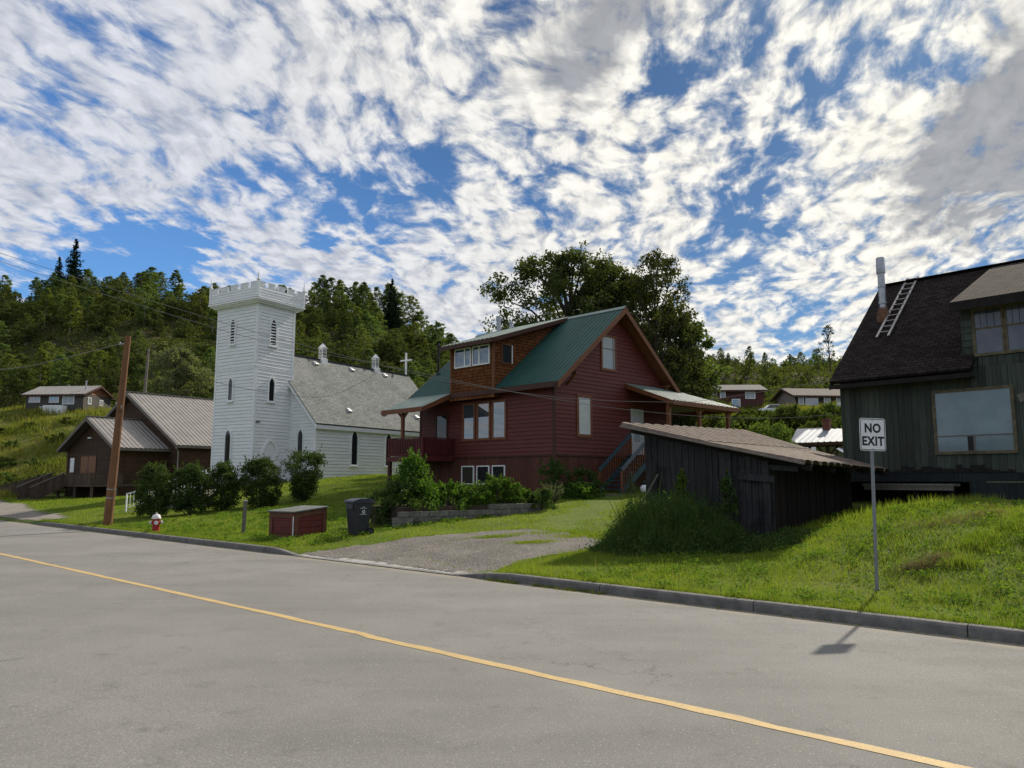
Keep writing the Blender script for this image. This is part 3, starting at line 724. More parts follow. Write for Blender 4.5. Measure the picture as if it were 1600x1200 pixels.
# ================================================================== WHITE CHURCH
def church():
    r = thing('white_church', 'white clapboard church with a square crenellated tower and grey shingle roof', 'church', (-17.53, 52, 1.9), R(58.3))
    wh, tr = M['white'], M['trim_white']
    TX, TY, TZ = 3.3, 4.2, 12.35
    faces = [Pl((0, 0, 0), (0, 1, 0), (-1, 0, 0)), Pl((0, 0, 0), (1, 0, 0), (0, -1, 0)), Pl((TX, 0, 0), (0, 1, 0), (1, 0, 0)), Pl((0, TY, 0), (1, 0, 0), (0, 1, 0))]
    mb = MB()
    for f, w in zip(faces, (TY, TX, TY, TX)): lap(mb, f, [(0, .25), (w, .25), (w, TZ), (0, TZ)], .235, .045)
    tw = mb.build('tower_wall', wh, r)
    for x, y in ((0, 0), (TX, 0), (0, TY), (TX, TY)):
        sx, sy = (-1 if x == 0 else 1), (-1 if y == 0 else 1); mb = MB()
        mb.box(x + sx * .045, y + sy * .045, .25, x - sx * .13, y - sy * .13, TZ - .002); mb.build('corner_board', tr, tw)
    mb = MB(); mb.box(-.045, -.045, 7.86, TX + .045, TY + .045, 7.93)
    mb.build('belt_course', tr, tw)
    mb = MB(); mb.box(.03, .03, -1.2, TX - .03, TY - .03, .25); mb.box(TX, -2.5, -1.2, 18.4, 6.8, .12)
    mb.build('foundation', M['concrete'], r)
    # cornice: soffit board, crown and the dark joint above it
    mb = MB(); mb.box(-.28, -.28, TZ, TX + .28, TY + .28, TZ + .10); mb.box(-.42, -.42, TZ + .10, TX + .42, TY + .42, TZ + .19); mb.box(-.52, -.52, TZ + .19, TX + .52, TY + .52, TZ + .30)
    cn = mb.build('cornice', tr, r)
    mb = MB(); mb.box(-.36, -.36, TZ + .301, TX + .36, TY + .36, TZ + .36); mb.build('cornice_gap', M['black'], cn)
    mb = MB(); a0, b0 = -.42, .42; PZ = TZ + .36
    pf = [(Pl((a0, a0, 0), (0, 1, 0), (-1, 0, 0)), TY + .84), (Pl((a0, a0, 0), (1, 0, 0), (0, -1, 0)), TX + .84), (Pl((TX + b0, a0, 0), (0, 1, 0), (1, 0, 0)), TY + .84), (Pl((a0, TY + b0, 0), (1, 0, 0), (0, 1, 0)), TX + .84)]
    for f, w in pf:
        lap(mb, f, [(0, PZ), (w, PZ), (w, PZ + .72), (0, PZ + .72)], .18, .024)
        mb.extrude([f(.0, PZ, -.004), f(w, PZ, -.004), f(w, PZ + .715, -.004), f(0, PZ + .715, -.004)], -f.n * .13)
        nb = 5; g = .30; mw = (w - g * (nb - 1)) / nb
        for i in range(nb):
            s0 = i * (mw + g)
            mb.extrude([f(s0, PZ + .72, .012), f(s0 + mw, PZ + .72, .012), f(s0 + mw, PZ + 1.05, .012), f(s0, PZ + 1.05, .012)], -f.n * .15)
            mb.extrude([f(s0 - .015, PZ + 1.05, .03), f(s0 + mw + .015, PZ + 1.05, .03), f(s0 + mw + .015, PZ + 1.085, .03), f(s0 - .015, PZ + 1.085, .03)], -f.n * .19)
    mb.build('battlement', wh, r)
    for x, y in ((a0, a0), (TX + b0, a0), (a0, TY + b0), (TX + b0, TY + b0)):
        mb = MB(); mb.box(x - .07, y - .07, PZ + .002, x + .07, y + .07, PZ + 1.16)
        mb.lathe((x, y, PZ + 1.16), [(.13, 0), (.13, .06), (.075, .09), (.07, .13), (.042, .4), (.010, .64)], 8)
        mb.build('pinnacle', tr, r)
    # windows
    L_, Rr = faces[0], faces[1]
    win_arch(L_, 2.45, .42, 9.72, 11.45, r, tr, M['black'], louvre=wh, name='louvre_window')
    win_arch(Rr, 1.33, .46, 9.58, 11.38, r, tr, M['black'], louvre=wh, name='louvre_window')
    win_arch(L_, 2.42, .40, 5.72, 7.25, r, tr, M['glass_dark'], name='arched_window')
    win_arch(Rr, 1.36, .46, 5.66, 7.24, r, tr, M['glass_dark'], name='arched_window')
    win_arch(L_, 2.45, .56, 1.25, 3.62, r, tr, M['glass_dark'], name='arched_window')
    d = win_arch(Rr, 1.42, 1.15, .45, 2.85, r, tr, wh, fw=.12, dep=.10, rise=.95, name='door')
    mb = MB(); mb.bar((.16, -.10, 4.15), (.46, -.10, 4.15), .14, .05); mb.build('lamp_bracket', M['black'], tw)
    # nave
    yn, yr, yl, ez, rz_ = -2.6, 2.15, 6.9, 4.32, 9.50
    mb = MB()
    fr = Pl((TX - .1, 0, 0), (0, 1, 0), (-1, 0, 0)); bk = Pl((18.5, 0, 0), (0, 1, 0), (1, 0, 0))
    gab = [(yn, .15), (yl, .15), (yl, ez), (yr, rz_), (yn, ez)]
    lap(mb, fr, gab, .235, .045); lap(mb, bk, gab, .235, .045)
    sd_ = Pl((0, yn, 0), (1, 0, 0), (0, -1, 0)); sl = Pl((0, yl, 0), (1, 0, 0), (0, 1, 0))
    q = [(TX - .1, .15), (18.5, .15), (18.5, ez), (TX - .1, ez)]
    lap(mb, sd_, q, .235, .045); lap(mb, sl, q, .235, .045)
    nv = mb.build('nave_wall', wh, r)
    mb = MB(); mb.box(TX - .15, yn - .045, .15, TX + .06, yn + .09, ez - .002); mb.build('corner_board', tr, nv)
    mb = MB(); k = (rz_ - ez) / (yr - yn); ov = .30
    zt = lambda y: rz_ + .12 - k * abs(y - yr)
    slab(mb, (TX - .38, yn - ov, zt(yn - ov)), (18.9, yn - ov, zt(yn - ov)), (18.9, yr, zt(yr)), (TX - .38, yr, zt(yr)), .10)
    slab(mb, (18.9, yl + ov, zt(yl + ov)), (TX - .38, yl + ov, zt(yl + ov)), (TX - .38, yr, zt(yr)), (18.9, yr, zt(yr)), .10)
    rf = mb.build('roof', M['grey_shingle'], r)
    mb = MB(); zz = zt(yn - ov)
    mb.box(TX - .375, yn - ov + .03, zz - .38, 18.88, yn - ov + .08, zz - .105)            # eave fascia
    mb.box(TX - .05, yn - ov + .08, zz - .38, 18.6, yn + .0, zz - .33)
    for x in (TX - .40, 18.86):
        for s in (-1, 1):
            y1 = yr + s * (yr - yn + ov)
            P = [(x, y1, zt(y1) - .105), (x, yr, zt(yr) - .105), (x, yr, zt(yr) - .42), (x, y1, zt(y1) - .36)]
            mb.extrude(P, (.05, 0, 0))
    mb.build('fascia', tr, rf)
    mb = MB(); mb.bar((TX - .3, yr, zt(yr) + .02), (18.9, yr, zt(yr) + .02), .3, .05); mb.build('ridge_cap', M['grey_shingle'], rf)
    for x in (7.0, 10.77, 14.6): win_arch(sd_, x, .62, 1.32, 3.80, r, tr, M['glass_dark'], name='arched_window', rise=.62)
    win_arch(fr, -1.2, .50, 1.35, 3.72, r, tr, M['glass_dark'], name='arched_window', rise=.5)
    for x in (8.25, 14.45):
        mb = MB(); z = zt(yr)
        mb.box(x - .30, yr - .30, z - .35, x + .30, yr + .30, z + .12)
        mb.box(x - .21, yr - .21, z + .12, x + .21, yr + .21, z + .92)
        mb.box(x - .27, yr - .27, z + .92, x + .27, yr + .27, z + .98)
        mb.tube_prof([(x, yr, z + .98), (x, yr, z + 1.36)], [.44, .02], 4)
        c = mb.build('roof_cupola', tr, r)
        mb = MB()
        for i in range(6):
            for (ax, ay) in ((1, 0), (0, 1)):
                for s in (-1, 1):
                    zc = z + .2 + i * .115
                    if ax: mb.bar((x - .15, yr + s * .217, zc), (x + .15, yr + s * .217, zc), .02, .05)
                    else: mb.bar((x + s * .217, yr - .15, zc), (x + s * .217, yr + .15, zc), .02, .05)
        mb.build('louvre', M['black'], c)
    for x, y in ((7.1, 1.75), (11.1, 1.75), (15.2, 1.75), (7.25, -1.75), (11.25, -1.7), (15.35, -1.7)):
        mb = MB(); z = zt(y); a = math.atan(k); ca, sa = math.cos(a), math.sin(a)
        def q3(dx, ds, dn): return (x + dx, y + ds * ca - dn * sa, z + ds * sa + dn * ca)
        P = [q3(dx, ds, 0) for dx, ds in ((-.22, -.24), (.22, -.24), (.22, .24), (-.22, .24))] + [q3(dx, ds, h) for dx, ds, h in ((-.17, -.22, .17), (.17, -.22, .17), (.15, .16, .09), (-.15, .16, .09))]
        mb.shared(P, [(4, 5, 6, 7), (0, 1, 5, 4), (1, 2, 6, 5), (2, 3, 7, 6), (3, 0, 4, 7)])
        mb.build('roof_vent', M['steel'], r, bevel=.03)
    mb = MB(); x = 18.55; z = zt(yr)
    mb.box(x - .06, yr - .07, z - .1, x + .06, yr + .07, z + 2.05); mb.box(x - .058, yr - .62, z + 1.28, x + .058, yr + .62, z + 1.42)
    mb.build('cross', tr, r)
    # steps and railing at the door
    mb = MB()
    for i in range(3): mb.box(.55, -.1 - .34 * (i + 1), -.6, 2.3, -.1 - .34 * i - (.002 if i else 0), .32 - .16 * i)
    mb.build('door_step', M['concrete'], r)
    for x in (.6, 2.25):
        mb = MB(); p, q_ = Vector((x, -.15, 1.28)), Vector((x, -1.5, .72))
        mb.bar(p, q_, .06, .06); mb.bar(p - Vector((0, 0, .78)), q_ - Vector((0, 0, .72)), .04, .04)
        for i in range(9):
            a = p.lerp(q_, i / 8); mb.bar(a, a - Vector((0, 0, .95 if i in (0, 8) else .76)), .045 if i in (0, 8) else .022)
        mb.build('handrail', tr, r)
    return r
church()

# ================================================================== RED HOUSE
def red_house():
    r = thing('red_house', 'red gabled house with green metal roof, cedar shingle dormer and two porches', 'house', (2.07, 37.5, 1.3), R(45))
    red, ct = M['red'], M['cedar_trim']
    W_, D_ = 10.0, 10.5; k = .82; ax, az = 5.0, 10.05
    rz_ = lambda x: az - k * abs(x - ax)
    F = Pl((0, 0, 0), (0, 1, 0), (-1, 0, 0)); G = Pl((0, 0, 0), (1, 0, 0), (0, -1, 0))
    B = Pl((W_, 0, 0), (0, 1, 0), (1, 0, 0)); K = Pl((0, D_, 0), (1, 0, 0), (0, 1, 0))
    mb = MB()
    for f, w in ((F, D_), (G, W_), (B, D_), (K, W_)): boards(mb, f, [(0, -.9), (w, -.9), (w, 1.98), (0, 1.98)], .20, .012, .006, .03, -.03)
    mb.build('skirting', M['cedar_skirt'], r)
    gab = [(0, 2.02), (W_, 2.02), (W_, rz_(0) - .22), (ax, az - .22), (0, rz_(0) - .22)]
    mb = MB()
    lap(mb, G, gab, .205, .035); lap(mb, K, gab, .205, .035)
    q = [(0, 2.02), (D_, 2.02), (D_, rz_(0) - .25), (0, rz_(0) - .25)]
    lap(mb, F, q, .205, .035); lap(mb, B, q, .205, .035)
    w = mb.build('wall', red, r)
    for x, y in ((0, 0), (W_, 0), (0, D_), (W_, D_)):
        sx, sy = (-1 if x == 0 else 1), (-1 if y == 0 else 1); mb = MB()
        mb.box(x + sx * .04, y + sy * .04, -.9, x - sx * .10, y - sy * .10, rz_(0) - .32); mb.build('corner_board', M['dark_trim'], w)
    mb = MB()
    mb.box(-.05, .105, 1.975, -.0, D_ - .105, 2.06); mb.box(.105, -.05, 1.975, W_ - .105, 0, 2.06)
    mb.build('belt_board', M['dark_trim'], w)
    # main roof
    y0, y1 = -.72, 11.1; xe = -.5
    mb = MB()
    corr(mb, (xe, y1, rz_(xe)), (xe, y0, rz_(xe)), (ax, y0, az), (ax, y1, az), .30, .028, .25)
    corr(mb, (W_ + .5, y0, rz_(xe)), (W_ + .5, y1, rz_(xe)), (ax, y1, az), (ax, y0, az), .30, .028, .25)
    rf = mb.build('roof', M['green_metal'], r)
    mb = MB()
    for s in (-1, 1):
        xx = ax + s * (ax + .5)
        P = [(xx, y0 + .02, rz_(xe) - .02), (ax, y0 + .02, az - .02), (ax, y1 - .02, az - .02), (xx, y1 - .02, rz_(xe) - .02)]
        mb.extrude(P, (0, 0, -.09))
    mb.build('soffit', M['cedar_trim'], rf)
    for yy in (y0 - .03, y1 - .02):
        for s in (-1, 1):
            xx = ax + s * (ax + .52)
            mb = MB(); P = [(xx, yy, rz_(xe) - .02), (ax, yy, az + .0), (ax, yy, az - .34), (xx, yy, rz_(xe) - .32)]
            mb.extrude(P, (0, .05, 0)); mb.build('rake_board', ct, rf)
    mb = MB(); mb.box(xe - .05, y0 + .03, rz_(xe) - .27, xe, y1 - .03, rz_(xe) - .01); mb.box(W_ + .5, y0 + .03, rz_(xe) - .27, W_ + .55, y1 - .03, rz_(xe) - .01)
    mb.build('fascia', M['dark_trim'], rf)
    mb = MB()
    for s in (-1, 1): mb.extrude([(ax, y0 - .05, az + .05), (ax, y1, az + .05), (ax + s * .22, y1, az - .13), (ax + s * .22, y0 - .05, az - .13)], (0, 0, .012))
    mb.build('ridge_cap', M['green_metal_pale'], rf)
    for x, z in ((.95, 6.15), (9.05, 6.15)):                  # knee braces under the gable overhang
        s = 1 if x < 5 else -1
        mb = MB(); mb.bar((x, -.0, z - .62), (x, -.62, z - .05), .09, .09); mb.bar((x, 0, z - .04), (x, -.66, z - .04), .09, .09); mb.build('knee_brace', ct, r)
    # dormer
    dy0, dy1, dz0, dz1 = 3.8, 7.22, 5.1, 8.06
    DF = Pl((-.5, 0, 0), (0, 1, 0), (-1, 0, 0)); DC = Pl((0, dy0, 0), (1, 0, 0), (0, -1, 0)); DK = Pl((0, dy1, 0), (1, 0, 0), (0, 1, 0))
    mb = MB(); lap(mb, DF, [(dy0, dz0), (dy1, dz0), (dy1, dz1), (dy0, dz1)], .17, .02)
    ck = [(-.5, dz0), (.05, dz0), (5.0, 9.9), (-.5, dz1 + .16)]
    lap(mb, DC, ck, .17, .02); lap(mb, DK, ck, .17, .02)
    mb.face([(-.5, dy0, dz0), (-.5, dy1, dz0), (.05, dy1, dz0), (.05, dy0, dz0)], [(0, 0)] * 4)
    dm = mb.build('dormer', M['cedar_shingle'], r)
    for a, b in ((dy0 - .04, dy0 + .07), (dy1 - .07, dy1 + .04)): mb = MB(); mb.box(-.54, a, dz0, -.42, b, dz1); mb.build('corner_board', ct, dm)
    mb = MB(); ra, rb = (-1.02, 8.13), (5.1, 10.13)
    corr(mb, (ra[0], 7.62, ra[1]), (ra[0], 3.32, ra[1]), (rb[0], 3.32, rb[1]), (rb[0], 7.62, rb[1]), .30, .026, .25)
    dr = mb.build('dormer_roof', M['green_metal_pale'], r)
    mb = MB()
    mb.extrude([(ra[0], 3.34, ra[1] - .02), (ra[0], 7.6, ra[1] - .02), (rb[0], 7.6, rb[1] - .02), (rb[0], 3.34, rb[1] - .02)], (0, 0, -.08))
    mb.build('soffit', ct, dr)
    mb = MB()
    for yy in (3.29, 7.60): mb.extrude([(ra[0], yy, ra[1] - .01), (rb[0], yy, rb[1] - .01), (rb[0], yy, rb[1] - .22), (ra[0], yy, ra[1] - .24)], (0, .045, 0))
    mb.box(ra[0] - .04, 3.335, ra[1] - .24, ra[0], 7.6, ra[1] - .01); mb.build('fascia', M['dark_trim'], dr)
    win_rect(DF, 5.58, 6.78, 6.95, 7.88, dm, M['trim_white'], M['glass_blue'], .07, .06, v=[6.02], vw=.10, name='window')
    win_rect(DF, 4.12, 5.32, 6.95, 7.88, dm, M['trim_white'], M['glass_blue'], .07, .06, v=[4.86], vw=.10, name='window')
    f = win_rect(DC, .10, .75, 7.0, 7.95, dm, ct, M['glass_dark'], .06, .05, name='window')
    mb = MB(); mb.bar((.80, dy0 - .06, 6.98), (.80, dy0 - .06, 7.97), .10, .05); mb.build('sash', M['trim_white'], f)
    # front windows, tall, in wood
    for a, b in ((5.82, 6.62), (4.62, 5.46), (3.42, 4.28)): win_rect(F, a, b, 3.02, 4.86, r, ct, M['glass_sky'], .13, .05, name='tall_window')
    for a, b in ((5.84, 6.72), (4.64, 5.50), (3.46, 4.30)): win_rect(F, a, b, .62, 1.50, r, M['trim_white'], M['glass_dark'], .06, .05, name='basement_window')
    win_rect(F, 8.1, 8.95, 2.1, 4.4, r, M['dark_trim'], M['glass_dark'], .10, .05, name='patio_door')
    # gable windows
    win_rect(G, 3.80, 4.86, 6.68, 8.38, r, ct, M['glass_pale'], .13, .05, v=[4.72], h=[7.75], vw=.04, name='gable_window')
    f = win_rect(G, 1.80, 2.72, 3.10, 4.98, r, ct, M['glass_pale'], .15, .05, name='blind_window')
    mb = MB()
    for i in range(30): mb.face([G(1.82, 3.12 + i * .06, .055), G(2.70, 3.12 + i * .06, .055), G(2.70, 3.165 + i * .06, .068), G(1.82, 3.165 + i * .06, .068)])
    mb.build('blind', M['trim_white'], f)
    # left porch roof (flared) and deck
    fy0, fy1 = 7.27, 10.9
    mb = MB(); a, b = (-.48, 5.53), (-2.45, 4.70)
    corr(mb, (b[0], fy1, b[1]), (b[0], fy0, b[1]), (a[0], fy0, a[1] + .02), (a[0], fy1, a[1] + .02), .30, .026, .25)
    pr = mb.build('porch_roof', M['green_metal_pale'], r)
    mb = MB()
    for yy in (fy0 - .03, fy1): mb.extrude([(a[0], yy, a[1]), (b[0], yy, b[1] - .01), (b[0], yy, b[1] - .25), (a[0], yy, a[1] - .26)], (0, .045, 0))
    mb.box(b[0] - .045, fy0 - .03, b[1] - .25, b[0], fy1 + .045, b[1] - .01)
    mb.extrude([(a[0], fy0 + .02, a[1] - .06), (b[0], fy0 + .02, b[1] - .06), (b[0], fy1, b[1] - .06), (a[0], fy1, a[1] - .06)], (0, 0, -.05))
    mb.build('fascia', ct, pr)
    dx, da, db, dz = -2.25, 7.45, 10.6, 2.08
    mb = MB(); mb.box(dx - .05, da - .05, dz - .26, -.06, db + .05, dz); mb.build('deck', M['deck_red'], r)
    for y in (da + .1, db - .1):
        mb = MB(); mb.box(dx + .02, y - .09, -1.2, dx + .20, y + .09, dz - .262); mb.build('deck_support', M['dark_trim'], r)
    for y, zt in ((9.35, 4.56),):
        mb = MB(); mb.box(dx + .02, y - .08, dz, dx + .18, y + .08, zt)
        for s in ((-1, 1) if y < 10 else (-1,)): mb.bar((dx + .1, y, zt - .42), (dx + .1, y + s * .42, zt - .02), .09, .09)
        mb.build('porch_post', ct, r)
    def rail(p, q, parent, mtl, hgt=1.0, sp=.125, post=True, name='railing', bw=.035, low=.09):
        mb = MB(); p, q = Vector(p), Vector(q); up = Vector((0, 0, 1)); L_ = (q - p).length
        mb.bar(p + up * hgt, q + up * hgt, .11, .05); mb.bar(p + up * (hgt - .09), q + up * (hgt - .09), .04, .08); mb.bar(p + up * low, q + up * low, .04, .08)
        n = max(1, int(L_ / sp))
        for i in range(n + 1):
            a_ = p.lerp(q, i / n)
            if post and i in (0, n): mb.bar(a_ - up * .05, a_ + up * (hgt + .03), .09)
            else: mb.bar(a_ + up * (low + .03), a_ + up * (hgt - .06), bw, bw)
        return mb.build(name, mtl, parent)
    rail((dx, da, dz), (dx, db, dz), r, M['deck_red'], sp=.145, bw=.085); rail((dx, db, dz), (-.06, db, dz), r, M['deck_red'], sp=.145, bw=.085)
    rail((dx + .05, da, dz), (-.06, da, dz), r, M['deck_red'], sp=.145, bw=.12)
    # right wrap-round porch
    ey, ex = -3.0, 12.6; zt, ze = 6.02, 4.92
    mb = MB()
    hipx = W_ + .3
    corr(mb, (5.8, ey, ze), (ex, ey, ze), (hipx, -.03, zt), (5.8, -.03, zt), .34, .026, .25)
    corr(mb, (ex, ey, ze), (ex, 4.0, ze), (hipx, 4.0, zt), (hipx, -.03, zt), .34, .026, .25)
    pr = mb.build('porch_roof', M['green_metal_pale'], r)
    mb = MB()
    mb.extrude([(5.77, ey, ze - .01), (5.77, -.04, zt - .01), (5.77, -.04, zt - .26), (5.77, ey, ze - .24)], (.045, 0, 0))
    mb.box(5.82, ey - .045, ze - .24, ex, ey, ze - .01); mb.box(ex, ey - .045, ze - .24, ex + .045, 4.0, ze - .01)
    mb.build('fascia', ct, pr)
    mb = MB(); mb.extrude([(5.82, ey + .01, ze - .07), (ex - .01, ey + .01, ze - .07), (hipx, -.05, zt - .07), (5.82, -.05, zt - .07)], (0, 0, -.04)); mb.build('soffit', ct, pr)
    pz = 2.1
    mb = MB(); mb.box(5.15, ey + .25, pz - .2, ex - .4, -.06, pz); mb.box(W_ + .06, -.058, pz - .2, ex - .4, 3.9, pz - .003); mb.build('porch_floor', M['deck_grey'], r)
    for x, y in ((5.95, ey + .35), (ex - .62, ey + .35), (8.9, ey + .35), (ex - .62, 1.6)):
        mb = MB(); mb.box(x - .09, y - .09, pz, x + .09, y + .09, ze - .10)
        for s in (-1, 1):
            if not (x < 6 and s < 0): mb.bar((x, y, ze - .62), (x + s * .45, y, ze - .14), .10, .10)
        mb.build('porch_post', ct, r)
        mb = MB(); mb.box(x - .09, y - .09, -1., x + .09, y + .09, pz - .202); mb.build('deck_support', M['dark_trim'], r)
    mb = MB(); mb.bar((5.85, ey + .35, ze - .20), (ex - .5, ey + .35, ze - .20), .12, .20); mb.build('porch_beam', ct, r)
    rail((6.0, ey + .35, pz), (ex - .6, ey + .35, pz), r, M['deck_red'], sp=.15); rail((ex - .6, ey + .4, pz), (ex - .6, 3.8, pz), r, M['deck_red'], sp=.15)
    mb = MB(); mb.tube([(ex + .08, ey - .06, ze - .2), (ex - .1, ey + .2, ze - .55), (ex - .5, ey + .3, ze - .75), (ex - .5, ey + .3, 0)], .045, 8); mb.build('downpipe', M['black'], r)
    d = win_rect(G, 6.35, 7.25, 2.12, 4.55, r, M['door_white'], M['door_white'], .12, .05, name='door')
    g = MB(); g.face([G(6.5, 2.9, .053), G(7.0, 2.9, .053), G(7.0, 4.25, .053), G(6.5, 4.25, .053)]); g.build('door_glass', M['glass_dark'], d)
    g = MB(); g.bar(G(7.12, 3.1, .05), G(7.12, 3.1, .12), .05, .05); g.build('handle', M['steel'], d)
    # stair, climbing away along the gable wall
    sy0, sy1 = -.75, -2.15; x0, x1, z0 = 2.45, 5.15, .15; n = 9
    for i in range(n):
        x = x0 + (x1 - x0) * i / n; z = z0 + (pz - z0) * (i + 1) / n
        mb = MB(); mb.box(x, sy1 + .05, z - .05, x + .31, sy0 - .05, z); mb.build('stair_tread', M['teal_paint'], r)
    for y in (sy0, sy1):
        mb = MB(); mb.bar((x0 - .1, y, z0 - .05), (x1 + .05, y, pz - .08), .05, .28); mb.build('stair_stringer', M['teal_paint'], r)
        mb = MB(); p, q = Vector((x0 + .05, y, z0 + 1.12)), Vector((x1 + .05, y, pz + 1.08))
        mb.bar(p, q, .09, .16); mb.build('stair_handrail', M['teal_paint'] if y == sy0 else M['bluegrey_paint'], r)
        mb = MB()
        for i in range(15):
            a_ = p.lerp(q, i / 14)
            if i in (0, 14): mb.bar(a_ - Vector((0, 0, 1.2)), a_ - Vector((0, 0, .05)), .09)
            else: mb.bar(a_ - Vector((0, 0, .92)), a_ - Vector((0, 0, .08)), .035)
        mb.build('stair_baluster', ct, r)
    rail((5.2, sy1, pz), (5.2, ey + .32, pz), r, M['deck_red'], sp=.13); rail((5.25, ey + .30, pz), (5.9, ey + .30, pz), r, M['trim_white'], sp=.16, post=False)
    mb = MB(); mb.box(1.2, -2.6, -.5, 2.5, -.3, .13); mb.box(2.5, -3.2, -.5, 4.6, -2.6, .10); mb.build('stair_landing', M['post_grey'], r)
    # flues
    mb = MB(); mb.lathe((4.8, 8.9, 9.7), [(.14, 0), (.14, .95), (.17, .96), (.17, 1.25), (.15, 1.27)], 14); mb.build('chimney_flue', M['steel'], r)
    mb = MB(); mb.lathe((4.85, 7.9, 9.9), [(.07, 0), (.07, .45), (.10, .46), (.10, .58)], 10); mb.build('chimney_flue', M['steel'], r)
    mb = MB(); mb.lathe((1.45, 10.7, rz_(1.45) - .1), [(.06, 0), (.06, 1.75), (.10, 1.76), (.10, 1.95), (.08, 1.97)], 10); mb.lathe((1.45, 10.7, rz_(1.45) - .12), [(.16, 0), (.14, .1), (.07, .3)], 10); mb.build('vent_pipe', M['black'], r)
    return r
red_house()

# ================================================================== GREEN HOUSE
def green_house():
    r = thing('green_house', 'weathered dark green board house with black shingle roof and large front window', 'house', (12.17, 28.3, 1.32), R(42))
    F = Pl((0, 0, 0), (0, 1, 0), (-1, 0, 0)); E_ = 10.0
    G = Pl((0, 0, 0), (1, 0, 0), (0, 1, 0)); G2 = Pl((0, -E_, 0), (1, 0, 0), (0, -1, 0)); K = Pl((8.9, 0, 0), (0, 1, 0), (1, 0, 0))
    k = .88; rz_ = lambda x: 4.30 + k * (x + .55) if x < 4.45 else 4.30 + k * (9.45 - x)
    apex = rz_(4.449)
    mb = MB()
    boards(mb, F, [(-E_, 1.02), (0, 1.02), (0, 4.45), (-E_, 4.45)], .215, .010, .014, .03, -.03)
    boards(mb, F, [(-E_, 4.452), (-4.63, 4.452), (-4.63, 4.78), (-E_, 4.78)], .215, .01, .014, .03, -.028)
    lap(mb, F, [(-4.60, 4.452), (-4.19, 4.452), (-4.19, 6.45), (-4.60, 6.45)], .23, .03, .005)
    lap(mb, F, [(-E_, 4.79), (-4.61, 4.79), (-4.61, 6.45), (-E_, 6.45)], .23, .02, -.01)
    gab = [(0, 1.0), (8.9, 1.0), (8.9, 4.6), (4.45, apex - .2), (0, 4.6)]
    boards(mb, G, gab, .215, .01, .014, .03, -.03); boards(mb, G2, gab, .215, .01, .014, .03, -.03)
    boards(mb, K, [(-E_, 1), (0, 1), (0, 4.6), (-E_, 4.6)], .215, .01, .014, .03, -.03)
    w = mb.build('wall', M['teal_plank'], r)
    mb = MB(); mb.box(.02, -E_ + .05, .98, .06, -.05, 4.5)
    mb.box(.05, -.06, .98, 8.85, -.03, 4.5); mb.build('wall_backing', M['black_wood'], w)
    # skirt, sill beam, crawl space with its plank shelf
    mb = MB(); boards(mb, F, [(-E_, .72), (0, .72), (0, 1.015), (-E_, 1.015)], .9, .008, .01, .03, -.03); mb.build('sill_board', M['teal_dark'], r)
    mb = MB(); rs = random.Random(4)
    for i in range(24):
        y1_ = -.3 - i * .215; tp = 1.06 + rs.uniform(.0, .22) * (1 if 3 < i < 21 else .4); mb.extrude([F(y1_ - .2, 1.02, .026), F(y1_, 1.02, .026), F(y1_, tp, .026), F(y1_ - .2, tp + rs.uniform(-.04, .04), .026)], (.01, 0, 0))
    mb.build('rotten_board_end', M['black_wood'], w)
    mb = MB(); boards(mb, F, [(-E_, -.35), (-4.15, -.35), (-4.15, .715), (-E_, .715)], 2.4, .006, .004, .03, -.03); mb.build('skirting', M['teal_dark'], r)
    mb = MB(); boards(mb, Pl((.9, 0, 0), (0, 1, 0), (-1, 0, 0)), [(-4.1, -.7), (0, -.7), (0, .8), (-4.1, .8)], .22, .02, .01, .03); mb.box(.93, -4.3, -.7, 1.0, 0, .8)  # black plank colour stands in for the dark void of the open crawl space
    mb.box(0, -4.15, -.7, .95, -4.10, .72); mb.box(.0, -.06, -.9, 8.8, .0, .99); mb.build('crawl_wall', M['black_wood'], r)
    mb = MB(); mb.box(-.62, -3.85, .58, -.06, -.9, .66); mb.box(-.60, -3.8, .44, -.52, -.95, .578); mb.build('plank_shelf', M['post_grey'], r)
    for y in (-1.2, -2.6, -3.7):
        mb = MB(); mb.box(-.5, y - .07, -.5, -.36, y + .07, .578); mb.build('shelf_post', M['black_wood'], r)
    # main roof with its black eave board
    mb = MB(); ya, yb = .12, -4.55; zt = lambda x: rz_(x) + .1
    slab(mb, (-.58, ya, zt(-.58)), (-.58, yb, zt(-.58)), (4.45, yb, zt(4.449)), (4.45, ya, zt(4.449)), .14)
    slab(mb, (3.4, yb, zt(3.4) + .0), (3.4, -E_ - .12, zt(3.4)), (4.45, -E_ - .12, zt(4.449)), (4.45, yb, zt(4.449)), .14)
    slab(mb, (9.48, -E_ - .12, zt(9.48)), (9.48, ya, zt(9.48)), (4.45, ya, zt(4.451)), (4.45, -E_ - .12, zt(4.451)), .14)
    rf = mb.build('roof', M['dark_shingle'], r)
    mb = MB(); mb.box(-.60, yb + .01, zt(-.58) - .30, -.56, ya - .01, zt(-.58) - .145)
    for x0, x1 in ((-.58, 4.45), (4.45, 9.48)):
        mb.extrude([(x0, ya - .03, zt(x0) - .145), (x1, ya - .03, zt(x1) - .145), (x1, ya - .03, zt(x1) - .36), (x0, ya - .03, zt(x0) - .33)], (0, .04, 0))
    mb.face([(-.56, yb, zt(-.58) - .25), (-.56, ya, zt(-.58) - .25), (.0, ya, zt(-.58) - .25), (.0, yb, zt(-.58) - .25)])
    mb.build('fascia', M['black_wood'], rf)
    mb = MB(); mb.bar((4.45, ya, apex + .12), (4.45, -E_ - .1, apex + .12), .3, .05); mb.build('ridge_cap', M['dark_shingle'], rf)
    # wall dormer
    mb = MB(); ds = .44; dz = lambda x: 6.62 + ds * (x + .55)
